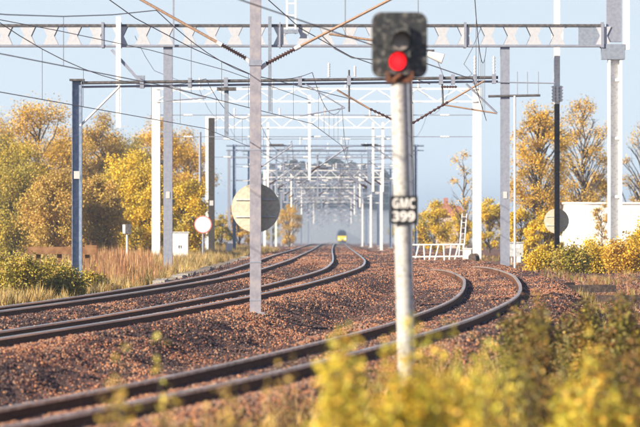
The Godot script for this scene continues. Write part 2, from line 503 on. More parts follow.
func tree(called: String, label: String, category: String, at: Vector3, height: float, radius: float, sd: int, leaves: int, size: float, pal: Array, opts := {}) -> void:
	rng.seed = sd
	var o := thing(called, label, category, at, opts.get("group", ""))
	var wood := MB.new()
	var crown := MB.new()
	var tr: float = opts.get("trunk", height * 0.016 + 0.03)
	var low: float = opts.get("low", 0.22)
	var clumps: int = opts.get("clumps", 46)
	var tight: float = opts.get("tight", 0.24)
	var bare: float = opts.get("bare", 0.0)
	var stem: Array = []
	var lean := Vector3(rng.randf_range(-0.06, 0.06), 0, rng.randf_range(-0.06, 0.06)) * height
	for i in 7:
		var t := i / 6.0
		stem.append(Vector3(lean.x * t + rng.randf_range(-1, 1) * tr, t * height * 0.86, lean.z * t + rng.randf_range(-1, 1) * tr))
	wood.path(stem, tr, tr * 0.16, 7)
	var mid := Vector3(lean.x * 0.6, height * (low + 1.0) * 0.5, lean.z * 0.6)
	var up := height * (1.0 - low) * 0.5
	for i in clumps:
		var p := Vector3(rng.randf_range(-1, 1), rng.randf_range(-1, 1), rng.randf_range(-1, 1))
		while p.length() > 1.0 or p.length() < 0.25:
			p = Vector3(rng.randf_range(-1, 1), rng.randf_range(-1, 1), rng.randf_range(-1, 1))
		p = p.normalized() * pow(p.length(), 0.6)
		var wide := radius * (1.0 - 0.25 * maxf(p.y, 0.0)) * rng.randf_range(0.8, 1.12)
		var tip := mid + Vector3(p.x * wide, p.y * up * rng.randf_range(0.85, 1.05), p.z * wide)
		# a limb from the trunk to the clump
		var hd := Vector2(tip.x - lean.x * 0.6, tip.z - lean.z * 0.6).length()
		var th := clampf((tip.y - hd * rng.randf_range(0.9, 2.0)) / height, 0.08, 0.82)
		var from: Vector3 = stem[int(th / 0.86 * 6.0)].lerp(stem[mini(int(th / 0.86 * 6.0) + 1, 6)], fmod(th / 0.86 * 6.0, 1.0))
		var bend := from.lerp(tip, 0.5) + Vector3(rng.randf_range(-0.1, 0.1) * radius, rng.randf_range(-0.02, 0.1) * radius, rng.randf_range(-0.1, 0.1) * radius)
		var lr := tr * rng.randf_range(0.22, 0.42)
		wood.path([from, bend, tip], lr, lr * 0.25, 5)
		for j in 3:
			var e := tip + Vector3(rng.randf_range(-1, 1), rng.randf_range(-0.4, 1), rng.randf_range(-1, 1)) * radius * tight
			wood.tube(bend.lerp(tip, 0.4 + 0.3 * j), e, lr * 0.3, lr * 0.08, 4, false)
		if rng.randf() < bare: continue
		var tone := rng.randf()
		var cr := radius * tight * rng.randf_range(0.75, 1.3)
		var count := int(float(leaves) / clumps * rng.randf_range(0.5, 1.4))
		for j in count:
			var g := Vector3(rng.randfn(), rng.randfn() * 0.8, rng.randfn()) * cr * 0.55
			var a := rng.randf() * TAU
			var z := rng.randf_range(-1, 1)
			var u := Vector3(cos(a) * sqrt(1 - z * z), z, sin(a) * sqrt(1 - z * z))
			var w := u.cross(Vector3(rng.randf_range(-1, 1), rng.randf_range(-1, 1), rng.randf_range(-1, 1))).normalized()
			var s := size * rng.randf_range(0.55, 1.25)
			crown.col = pick_tone(pal, tone * 0.65 + rng.randf() * 0.35) * rng.randf_range(0.75, 1.2)
			crown.leaf(tip + g, u * s * 0.5, w * s * 0.33)
	part(o, "trunk", wood.mesh(), M.bark)
	if crown.v.size(): part(o, "crown" if category == "tree" else "foliage", crown.mesh(true), M.leaf)

func bush(called: String, label: String, at: Vector3, height: float, radius: float, sd: int, leaves: int, size: float, pal: Array, stems := 14, group := "", upright := 0.6) -> void:
	rng.seed = sd
	var o := thing(called, label, "bush", at, group)
	var wood := MB.new()
	var crown := MB.new()
	for i in stems:
		var a := rng.randf() * TAU
		var q := sqrt(rng.randf())
		var h := height * (1.0 - 0.3 * q * q) * rng.randf_range(0.66, 1.1)
		var foot := Vector3(cos(a), 0, sin(a)) * radius * q * (1.0 - upright) * 0.7
		var tip := Vector3(cos(a) * radius * q, h, sin(a) * radius * q)
		var bend := foot.lerp(tip, 0.55) + Vector3(rng.randf_range(-0.06, 0.06), 0.04, rng.randf_range(-0.06, 0.06)) * height
		wood.path([foot, bend, tip], 0.006 + height * 0.004, 0.003, 4)
		var tone := rng.randf()
		var n := int(float(leaves) / stems)
		for j in n:
			var t := 1.04 - 0.95 * pow(rng.randf(), 1.3)
			var p := foot.lerp(bend, t / 0.55) if t < 0.55 else bend.lerp(tip, (t - 0.55) / 0.45)
			var sp := radius * 0.22 * (1.15 - 0.6 * t) + size
			p += Vector3(rng.randfn(), rng.randfn() * 0.8, rng.randfn()) * sp * 0.7
			if p.y < 0.02: continue
			var b := rng.randf() * TAU
			var z := rng.randf_range(-0.8, 0.8)
			var u := Vector3(cos(b) * sqrt(1 - z * z), z, sin(b) * sqrt(1 - z * z))
			var w := u.cross(Vector3(rng.randf_range(-1, 1), rng.randf_range(-1, 1), rng.randf_range(-1, 1))).normalized()
			var s := size * rng.randf_range(0.55, 1.3)
			crown.col = pick_tone(pal, tone * 0.55 + rng.randf() * 0.45) * rng.randf_range(0.75, 1.2)
			crown.leaf(p, u * s * 0.5, w * s * 0.34)
	part(o, "stems", wood.mesh(), M.bark)
	part(o, "foliage", crown.mesh(true), M.leaf)

func tuft_mesh(blades: int, sd: int, spread: float, wide: float) -> ArrayMesh:
	rng.seed = sd
	var m := MB.new()
	for i in blades:
		var a := rng.randf() * TAU
		var lean := rng.randf_range(0.1, spread)
		var h := rng.randf_range(0.55, 1.0)
		var foot := Vector3(rng.randf_range(-0.12, 0.12), -0.03, rng.randf_range(-0.12, 0.12))
		var dir := Vector3(cos(a), 0, sin(a))
		var sd2 := Vector3(-sin(a), 0, cos(a)) * wide * rng.randf_range(0.6, 1.3)
		var m1 := foot + dir * lean * 0.35 + Vector3.UP * h * 0.6
		var tip := foot + dir * lean + Vector3.UP * h
		m.quad(foot - sd2, foot + sd2, m1 + sd2 * 0.8, m1 - sd2 * 0.8)
		m.tri(m1 - sd2 * 0.8, m1 + sd2 * 0.8, tip)
	return m.mesh()

func make_grass() -> void:
	var dry := [Color(0.5, 0.36, 0.14), Color(0.42, 0.28, 0.09), Color(0.3, 0.2, 0.07), Color(0.56, 0.42, 0.2), Color(0.2, 0.17, 0.05)]
	var rust := [Color(0.3, 0.13, 0.06), Color(0.42, 0.22, 0.1), Color(0.24, 0.1, 0.05), Color(0.5, 0.32, 0.14)]
	var green := [Color(0.12, 0.13, 0.03), Color(0.2, 0.19, 0.04), Color(0.3, 0.24, 0.05), Color(0.16, 0.11, 0.04)]
	var a := tuft_mesh(9, 71, 0.5, 0.016)
	var places: Array = []
	var tints := PackedColorArray()
	rng.seed = 72
	for i in 26000:      # left bank
		var d := rng.randf_range(92.0, 330.0)
		var edge := at_d(cxC, d) - 2.6
		var x := edge - absf(rng.randfn()) * 4.0 - 0.1
		if x < -d * 0.098 - 1.0: continue
		var h := rng.randf_range(0.25, 0.62)
		if lumps.get_noise_2d(x * 2.5, d * 0.8) > 0.12: h *= 1.4
		places.append(Transform3D(Basis(Vector3.UP, rng.randf() * TAU).scaled(Vector3(h * 1.1, h, h * 1.1)), Vector3(x, ground_y(x, d) - 0.02, -d)))
		tints.append(dry[rng.randi() % dry.size()] * rng.randf_range(0.8, 1.2))
	multi("dry_grass", "pale dry grass on the bank left of the tracks", a, M.grass_blade, places, tints)
	places = []
	tints = PackedColorArray()
	for i in 4200:       # rusty weeds left
		var d := rng.randf_range(120.0, 190.0)
		var px := 122.0 + rng.randfn() * 20.0
		var x := (px - 320.0) * d / F
		if x > at_d(cxC, d) - 2.9: continue
		if lumps.get_noise_2d(x * 6.0 + 10.0, d * 1.5) < -0.05: continue
		var h := rng.randf_range(0.45, 1.35) * (0.75 + 0.5 * lumps.get_noise_2d(x * 5.0, d))
		places.append(Transform3D(Basis(Vector3.UP, rng.randf() * TAU).scaled(Vector3(h * 0.7, h, h * 0.7)), Vector3(x, ground_y(x, d) - 0.02, -d)))
		tints.append(rust[rng.randi() % rust.size()] * rng.randf_range(0.8, 1.25))
	multi("tall_weeds_grass", "tall rust red and straw weeds behind the left mast", tuft_mesh(8, 73, 0.35, 0.018), M.grass_blade, places, tints)
	places = []
	tints = PackedColorArray()
	for i in 9000:      # right side, between the near track and the far bank
		var d := rng.randf_range(30.0, 210.0)
		var x := at_d(cxA, minf(d, 150.0)) + 2.3 + absf(rng.randfn()) * 3.0 * (0.4 + d / 100.0)
		if x > d * 0.098 + 0.5: continue
		if lumps.get_noise_2d(x * 3.0 + 30.0, d * 0.9) < 0.1: continue
		var h := rng.randf_range(0.12, 0.4)
		places.append(Transform3D(Basis(Vector3.UP, rng.randf() * TAU).scaled(Vector3(h * 1.2, h, h * 1.2)), Vector3(x, ground_y(x, d) - 0.02, -d)))
		var pal: Array = [dry, rust, green][rng.randi() % 3]
		tints.append(pal[rng.randi() % pal.size()] * rng.randf_range(0.7, 1.1))
	multi("rough_grass", "rough brown and green grass right of the near track", a, M.grass_blade, places, tints)
	places = []
	tints = PackedColorArray()
	for i in 15000:       # near the camera, along the bottom edge
		var d := rng.randf_range(24.0, 47.0)
		var x := rng.randf_range(-d * 0.1, d * 0.1)
		if x < at_d(cxA, d) + 2.1 + rng.randf() * 0.8: continue
		var h := rng.randf_range(0.2, 0.7)
		places.append(Transform3D(Basis(Vector3.UP, rng.randf() * TAU).scaled(Vector3(h, h, h)), Vector3(x, ground_y(x, d) - 0.02, -d)))
		var pal: Array = [dry, dry, rust, green][rng.randi() % 4]
		tints.append(pal[rng.randi() % pal.size()] * rng.randf_range(0.9, 1.3))
	multi("foreground_grass", "blurred straw coloured grass along the bottom of the view", tuft_mesh(8, 75, 0.6, 0.012), M.grass_blade, places, tints)

# ------------------------------------------------------------------ masts and overhead line
func h_mast(h: float, w: float, dep: float, web_to_camera := false) -> ArrayMesh:
	var m := MB.new()
	var t := 0.022
	if web_to_camera:
		for s in [-1.0, 1.0]: m.box(Vector3(s * (w - t) * 0.5, h * 0.5, 0), Vector3(t, h, dep))
		m.box(Vector3(0, h * 0.5, 0), Vector3(w - 2 * t - 0.001, h, t))
	else:
		for s in [-1.0, 1.0]: m.box(Vector3(0, h * 0.5, s * (dep - t) * 0.5), Vector3(w, h, t))
		m.box(Vector3(0, h * 0.5, 0), Vector3(t, h, dep - 2 * t - 0.001))
	return m.mesh()

func insulator(a: Vector3, b: Vector3, r: float, sheds: int) -> ArrayMesh:
	var m := MB.new()
	m.tube(a, b, r * 0.45, r * 0.45, 8)
	for i in sheds:
		var t0 := (i + 0.2) / sheds
		var t1 := (i + 0.75) / sheds
		m.tube(a.lerp(b, t0), a.lerp(b, t1), r, r * 0.55, 10)
	return m.mesh()

func rod(a: Vector3, b: Vector3, r: float, k := 8) -> ArrayMesh:
	var m := MB.new()
	m.tube(a, b, r, r, k)
	return m.mesh()

func slab(at: Vector3, s: Vector3) -> ArrayMesh:
	var m := MB.new()
	m.box(at, s)
	return m.mesh()

func disc_sign(parent: Node3D, at: Vector3, r: float) -> void:
	var m := MB.new()
	m.tube(at + Vector3(0, 0, 0.006), at - Vector3(0, 0, 0.006), r, r, 40)
	var o := part(parent, "disc_board", m.mesh(), M.cream_paint)
	for s in [-1.0, 1.0]:
		var y: float = s * r * 0.35
		var half := sqrt(r * r - y * y) - 0.06
		part(o, "stiffener", slab(at + Vector3(0, y, 0.022), Vector3(half * 2, 0.035, 0.03)), M.cabinet_grey)

func cantilever(parent: Node3D, root: Vector3, out: float, rise: float, wire_y: float, steel: Material, thick := 0.035) -> void:
	# an insulated bracket: strut rising outwards, level registration tube and steady arm
	var dir := Vector3(signf(out), 0, 0)
	var tip := root + Vector3(out, rise, 0)
	var a := root.lerp(tip, 0.05)
	var b := root.lerp(tip, 0.26)
	var o := part(parent, "bracket_arm", rod(b, tip, thick), steel)
	part(o, "insulator", insulator(a, b, thick * 2.0, 7), M.insulator_brown)
	var lvl := root + Vector3(0, rise * 0.97, 0)
	part(o, "top_tube", rod(lvl, lvl + Vector3(out * 1.08, 0, 0), thick * 0.7, 6), M.galvanised)
	var reg := root.lerp(tip, 0.55)
	part(o, "registration_tube", rod(reg, Vector3(root.x + out * 1.1, wire_y + 0.35, root.z), thick * 0.6, 6), steel)
	part(o, "steady_arm", rod(Vector3(root.x + out * 1.08, wire_y + 0.33, root.z), Vector3(root.x + out * 0.85, wire_y, root.z), thick * 0.4, 5), M.wire)

func wires(called: String, label: String, cx: PackedFloat32Array, stops: Array, contact: float, carrier: float, off := 0.0) -> void:
	var o := thing(called, label, "overhead wire", Vector3(at_d(cx, stops[0]) + off, rail_y(stops[0]) + contact, -stops[0]))
	var org := o.position
	var lo := MB.new()
	var hi := MB.new()
	for i in stops.size() - 1:
		var d0: float = stops[i]
		var d1: float = stops[i + 1]
		var st := 0.2 if i % 2 == 0 else -0.2
		var a := Vector3(at_d(cx, d0) + off + st, rail_y(d0), -d0) - org
		var b := Vector3(at_d(cx, d1) + off - st, rail_y(d1), -d1) - org
		var last := Vector3.ZERO
		var lastlo := Vector3.ZERO
		var n := 12
		for k in n + 1:
			var t := float(k) / n
			var p := a.lerp(b, t)
			var ph := p + Vector3.UP * (carrier - (carrier - contact - 0.35) * 4.0 * t * (1.0 - t) * clampf((d1 - d0) / 60.0, 0.3, 1.0))
			var pl := p + Vector3.UP * contact
			if k > 0:
				hi.tube(last, ph, 0.011, 0.011, 5, false)
				lo.tube(lastlo, pl, 0.011, 0.011, 5, false)
			last = ph
			lastlo = pl
			if k > 0 and k < n and k % 2 == 0 and d0 < 400.0:
				part(o, "dropper", rod(pl, ph, 0.006, 4), M.wire)
	part(o, "contact_wire", lo.mesh(), M.wire)
	part(o, "carrier_wire", hi.mesh(), M.wire)

func truss(m: MB, a: Vector3, b: Vector3, h: float, dep: float, bays: int, t: float) -> void:
	for z in [-0.5, 0.5]:
		var off := Vector3(0, 0, z * dep)
		m.bar(a + off, b + off, t, t)
		m.bar(a + off + Vector3.UP * h, b + off + Vector3.UP * h, t, t)
		for i in bays:
			var p := a.lerp(b, float(i) / bays) + off
			var q := a.lerp(b, float(i + 1) / bays) + off
			if i % 2 == 0: m.bar(p, q + Vector3.UP * h, t * 0.6, t * 0.6)
			else: m.bar(p + Vector3.UP * h, q, t * 0.6, t * 0.6)

func far_gantry(label: String, group: String, d: float, xl: float, xr: float, h: float, kind: int, steel: Material, arms := true) -> void:
	var gy := minf(ground_y(xl, d, false), ground_y(xr, d, false)) - 0.1
	var o := thing("overhead_gantry", label, "gantry", Vector3((xl + xr) * 0.5, gy, -d), group)
	var a := Vector3(xl - o.position.x, 0, 0)
	var b := Vector3(xr - o.position.x, 0, 0)
	var w := 0.25 if kind != 2 else 0.46
	part(o, "column", h_mast(h, w, w * 0.9, kind == 0), steel, a)
	part(o, "column", h_mast(h, w, w * 0.9, kind == 0), steel, b)
	for p in [a, b]:
		part(o, "footing", slab(Vector3(p.x, 0.08, 0), Vector3(0.62, 0.3, 0.62)), M.concrete)
	var m := MB.new()
	if kind == 0:
		m.tube(a + Vector3(-0.6, h - 0.1, 0), b + Vector3(0.6, h - 0.1, 0), 0.07, 0.07, 8)
		m.tube(a + Vector3(-0.6, h - 0.45, 0), b + Vector3(0.6, h - 0.45, 0), 0.05, 0.05, 8)
		for i in 9:
			var p := a.lerp(b, (i + 0.5) / 9.0) + Vector3.UP * (h - 0.45)
			m.bar(p, p + Vector3.UP * 0.35, 0.05, 0.05)
	else:
		truss(m, a + Vector3(0, h - 0.75, 0), b + Vector3(0, h - 0.75, 0), 0.7, 0.5, 16, 0.07)
	part(o, "beam", m.mesh(), steel)
	if not arms: return
	for i in 4:
		var e := a.lerp(b, (i + 0.6) / 4.4) + Vector3.UP * h
		part(o, "post_insulator", insulator(e, e + Vector3.UP * 0.55, 0.08, 3), M.insulator_white)
	for e in [1.5, 2.7]:
		part(o, "span_wire", rod(a + Vector3.UP * (h - e), b + Vector3.UP * (h - e), 0.022, 5), M.galvanised)
		for i in 5:
			var q = a.lerp(b, (i + 0.5) / 5.0) + Vector3.UP * (h - e)
			part(o, "span_insulator", insulator(q - Vector3(0.25, 0, 0), q + Vector3(0.25, 0, 0), 0.07, 3), M.insulator_white)
	for t in 3:
		if t == 0 and d > 270.0: continue
		var c := at_d(cxA if t == 0 else cxB if t == 1 else cxC, d) - o.position.x
		var s := 1.0 if t == 0 or (t == 1 and int(d) % 2 == 0) else -1.0
		var root := Vector3(c + s * 2.0, 0, 0.1)
		var post := MB.new()
		post.bar(root + Vector3.UP * (h - 0.4), root + Vector3.UP * 4.6, 0.14, 0.14)
		var dp := part(o, "drop_post", post.mesh(), steel)
		part(dp, "post_plate", slab(root + Vector3.UP * (h - 0.02), Vector3(1.1, 0.1, 0.3)), M.dark_steel)
		cantilever(o, root + Vector3.UP * 5.0, -s * 2.2, 1.5, 4.85 + (rail_y(d) - gy), M.galvanised, 0.04)

func make_lattice_gantry() -> void:
	var d := 146.0
	var pl := base(168, d)
	var pr := base(505, d)
	var gy := minf(pl.y, pr.y)
	var o := thing("lattice_gantry", "long pale gantry with hexagon openings spanning the top of the view", "gantry", Vector3(0, gy, -d))
	var k := d / F
	var y := func(py: float) -> float: return CH - (py - 213.5) * k - gy
	var x := func(px: float) -> float: return (px - 320.0) * k
	var tilt := -0.00012 * 0.0
	for px in [168.0, 505.0]:
		part(o, "column", h_mast(y.call(46.0), 0.37, 0.34), M.galvanised, Vector3(x.call(px), 0, 0))
		part(o, "footing", slab(Vector3(x.call(px), 0.05, 0), Vector3(0.9, 0.3, 0.9)), M.concrete)
		var tg := part(o, "number_plate", slab(Vector3(x.call(px), y.call(195.0), 0.185), Vector3(0.16, 0.28, 0.012)), M.plate_white)
		tg.set_meta("label", "small white number plate on the column")
	var top: float = y.call(24.5)
	var bot: float = y.call(47.0)
	var x0: float = x.call(-70.0)
	var x1: float = x.call(604.0)
	for s in [["top_chord", top - 0.05, 0.1], ["bottom_chord", bot + 0.04, 0.08]]:
		var m := MB.new()
		m.box(Vector3((x0 + x1) * 0.5, s[1], 0), Vector3(x1 - x0, s[2], 0.62))
		part(o, s[0], m.mesh(), M.dark_steel if s[0] == "top_chord" else M.galvanised)
	# web: hourglass panels between hexagon openings, front and back
	var hgt := top - bot - 0.19
	var period := 23.0 * k
	var wm := MB.new()
	var hw := period * 0.5
	var nk := period * 0.15
	var ym := bot + 0.085
	var zz := 0.03
	wm.prism(PackedVector2Array([Vector2(-hw * 0.66, 0), Vector2(hw * 0.66, 0), Vector2(nk, hgt * 0.5), Vector2(-nk, hgt * 0.5)]), -zz, zz)
	wm.prism(PackedVector2Array([Vector2(-nk, hgt * 0.5), Vector2(nk, hgt * 0.5), Vector2(hw * 0.66, hgt), Vector2(-hw * 0.66, hgt)]), -zz, zz)
	var panel := wm.mesh()
	var px := -64.0
	while px < 604.0:
		if not (px > 574.0 and px < 603.0):
			part(o, "web_panel", panel, M.web_steel, Vector3(x.call(px), ym, 0.24))
			part(o, "web_panel", panel, M.blue_steel, Vector3(x.call(px), ym, -0.24))  # back web in bluer steel, its shade painted into the colour
		px += 23.0
	part(o, "shaded_web_plate", slab(Vector3(x.call(590.0), ym + hgt * 0.5, 0.24), Vector3(24.0 * k, hgt, 0.05)), M.blue_steel)  # blue plate, the shade on this stretch of web put into its colour
	for q in [[103.0, 0.1], [120.0, 0.12], [465.0, 0.1], [280.0, 0.05], [602.0, 0.12]]:
		part(o, "splice_post", slab(Vector3(x.call(q[0]), (top + bot) * 0.5 + 0.02, 0.0), Vector3(q[1], top - bot + 0.12, 0.72)), M.galvanised)
	# posts that stand on or hang from the beam
	part(o, "drop_post", slab(Vector3(x.call(119.0), (y.call(17.0) + y.call(128.0)) * 0.5, 0.42), Vector3(0.2, y.call(17.0) - y.call(128.0), 0.12)), M.white_paint)
	part(o, "drop_post", slab(Vector3(x.call(270.0), (y.call(17.0) + y.call(112.0)) * 0.5, 0.42), Vector3(0.14, y.call(17.0) - y.call(112.0), 0.14)), M.blue_steel)
	part(o, "top_post", slab(Vector3(x.call(174.0), y.call(10.0), 0.4), Vector3(0.07, y.call(-30.0) - y.call(46.0), 0.07)), M.galvanised)
	var lad := MB.new()
	for q in [287.0, 295.5]: lad.box(Vector3(x.call(q), y.call(0.0), 0.42), Vector3(0.07, y.call(-35.0) - y.call(34.0), 0.07))
	for q in [-20.0, -8.0, 4.0, 16.0, 28.0]: lad.box(Vector3(x.call(291.0), y.call(q), 0.42), Vector3(0.28, 0.05, 0.05))
	part(o, "ladder_post", lad.mesh(), M.white_paint)
	part(o, "post_base", slab(Vector3(x.call(291.0), y.call(32.0), 0.43), Vector3(0.6, 0.16, 0.2)), M.blue_steel)
	var br := MB.new()
	br.bar(Vector3(x.call(112.0), y.call(50.0), 0.3), Vector3(x.call(139.0), y.call(80.0), 0.3), 0.12, 0.12)
	part(o, "brace", br.mesh(), M.galvanised)
	part(o, "brace_clamp", slab(Vector3(x.call(141.0), y.call(82.0), 0.3), Vector3(0.34, 0.5, 0.3)), M.blue_steel)
	# end tower on the right
	var tw := MB.new()
	for q in [609.0, 614.5, 620.5]:
		tw.box(Vector3(x.call(q), y.call(160.0), 0.05 if q != 614.5 else -0.02), Vector3(0.1 if q != 614.5 else 0.36, y.call(58.0) - y.call(262.0), 0.4 if q != 614.5 else 0.05))
	for i in 4: tw.box(Vector3(x.call(614.75), lerpf(y.call(255.0), y.call(80.0), i / 3.0), 0.06), Vector3(0.36, 0.1, 0.1))
	part(o, "end_tower", tw.mesh(), M.white_paint)
	part(o, "tower_head", slab(Vector3(x.call(613.0), y.call(52.0), 0.05), Vector3(0.95, 0.62, 0.5)), M.blue_steel)
	part(o, "tower_cap", slab(Vector3(x.call(614.0), y.call(-10.0), 0.05), Vector3(0.62, y.call(-60.0) - y.call(44.0), 0.34)), M.galvanised)
	part(o, "tower_cable_duct", slab(Vector3(x.call(626.0), y.call(-5.0), 0.2), Vector3(0.26, y.call(-60.0) - y.call(50.0), 0.16)), M.white_paint)
	# bracket on the right column
	part(o, "bracket_arm", rod(Vector3(x.call(488.0), y.call(96.5), 0.25), Vector3(x.call(540.0), y.call(95.5), 0.25), 0.05), M.dark_steel)
	part(o, "bracket_arm", rod(Vector3(x.call(480.0), y.call(82.0), 0.22), Vector3(x.call(555.0), y.call(83.5), 0.22), 0.025), M.galvanised)
	for q in [517.0, 527.0, 538.0]:
		part(o, "hanger", rod(Vector3(x.call(q), y.call(72.0), 0.22), Vector3(x.call(q), y.call(95.0), 0.22), 0.018), M.galvanised)
	part(o, "thin_pole", rod(Vector3(x.call(514.5), 0, 0.3), Vector3(x.call(514.5), y.call(96.0), 0.3), 0.045), M.white_paint)

func make_portal() -> void:
	var d := 111.0
	var k := d / F
	var p := base(77, d)
	var o := thing("tube_portal", "slim tube portal on the blue grey mast rising from the left bushes", "gantry", p)
	var y := func(py: float) -> float: return CH - (py - 213.5) * k - p.y
	var x := func(px: float) -> float: return (px - 320.0) * k - p.x
	part(o, "mast", h_mast(y.call(81.0), 0.31, 0.3, true), M.mast_blue)
	part(o, "mast_cap", slab(Vector3(0, y.call(80.0), 0), Vector3(0.46, 0.06, 0.36)), M.dark_steel)
	part(o, "number_plate", slab(Vector3(0.0, y.call(175.0), 0.165), Vector3(0.18, 0.24, 0.012)), M.plate_white)
	var xr: float = x.call(408.0)
	part(o, "mast", h_mast(y.call(79.0) + 0.3, 0.26, 0.26), M.galvanised, Vector3(xr, -0.3, 0))
	var y0: float = y.call(83.0)
	var y1: float = y.call(77.5)
	var xa: float = x.call(80.0)
	var xb: float = x.call(498.0)
	part(o, "top_tube", rod(Vector3(xa, y0, 0.06), Vector3(xb, y1, 0.06), 0.05, 10), M.dark_steel)
	part(o, "bottom_tube", rod(Vector3(xa, y0 - 0.12, -0.08), Vector3(xb, y1 - 0.12, -0.08), 0.035, 10), M.galvanised)
	for px in [142.0, 190.0, 226.0, 300.0, 349.0, 441.0, 453.0, 475.0, 494.0]:
		part(o, "beam_clamp", slab(Vector3(x.call(px), lerpf(y0, y1, (px - 80.0) / 418.0) - 0.04, 0.0), Vector3(0.12, 0.3, 0.32)), M.galvanised)
	part(o, "brace", rod(Vector3(0.1, y.call(126.0), 0.05), Vector3(x.call(120.0), y0 - 0.1, 0.05), 0.035), M.white_paint)
	# stub insulators on the beam
	for q in [[329.0, 63.0], [355.0, 66.0], [475.0, 56.0], [494.0, 56.0]]:
		var e := Vector3(x.call(q[0]), lerpf(y0, y1, (q[0] - 80.0) / 418.0) + 0.08, 0)
		part(o, "post_insulator", insulator(e, Vector3(e.x, y.call(q[1]), 0), 0.055, 6), M.insulator_white)
	# droppers and registration brackets under the beam
	part(o, "drop_post", rod(Vector3(x.call(349.0), y.call(70.0), 0.1), Vector3(x.call(349.0), y.call(112.0), 0.1), 0.03), M.dark_steel)
	part(o, "drop_post", slab(Vector3(x.call(226.5), y.call(112.0), 0.0), Vector3(0.13, y.call(88.0) - y.call(136.0), 0.13)), M.blue_steel)
	part(o, "post_plate", slab(Vector3(x.call(226.5), y.call(89.0), 0.02), Vector3(0.6, 0.1, 0.3)), M.dark_steel)
	for q in [[392.0, 122.0, 337.0, 90.0], [424.0, 116.0, 484.0, 81.0]]:
		var a := Vector3(x.call(q[0]), y.call(q[1]), 0.12)
		var b := Vector3(x.call(q[2]), y.call(q[3]), 0.12)
		part(o, "strut", rod(a.lerp(b, 0.4), b, 0.03), M.brown_tube)
		var root := Vector3(xr, y.call(126.0), 0.12)
		part(o, "insulator", insulator(root.lerp(a, 0.25), a.lerp(b, 0.42), 0.055, 9), M.insulator_brown)
	part(o, "registration_tube", rod(Vector3(x.call(444.0), y.call(105.0), 0.1), Vector3(x.call(497.0), y.call(113.5), 0.1), 0.025), M.brown_tube)
	part(o, "strut", rod(Vector3(x.call(466.0), y.call(84.0), 0.14), Vector3(x.call(497.0), y.call(113.5), 0.14), 0.03), M.galvanised)
	part(o, "hanger", rod(Vector3(x.call(442.0), y.call(80.0), 0.1), Vector3(x.call(443.0), y.call(106.0), 0.1), 0.03), M.dark_steel)
	part(o, "insulator", insulator(Vector3(x.call(441.0), y.call(87.0), 0.12), Vector3(x.call(457.0), y.call(87.0), 0.12), 0.05, 6), M.insulator_brown)
	# left tracks: small arms
	for q in [[165.0, 84.0, 206.0, 98.0], [206.0, 98.0, 166.0, 101.0], [305.0, 84.0, 345.0, 108.0], [345.0, 108.0, 300.0, 116.0]]:
		part(o, "registration_tube", rod(Vector3(x.call(q[0]), y.call(q[1]), 0.1), Vector3(x.call(q[2]), y.call(q[3]), 0.1), 0.022, 6), M.galvanised)

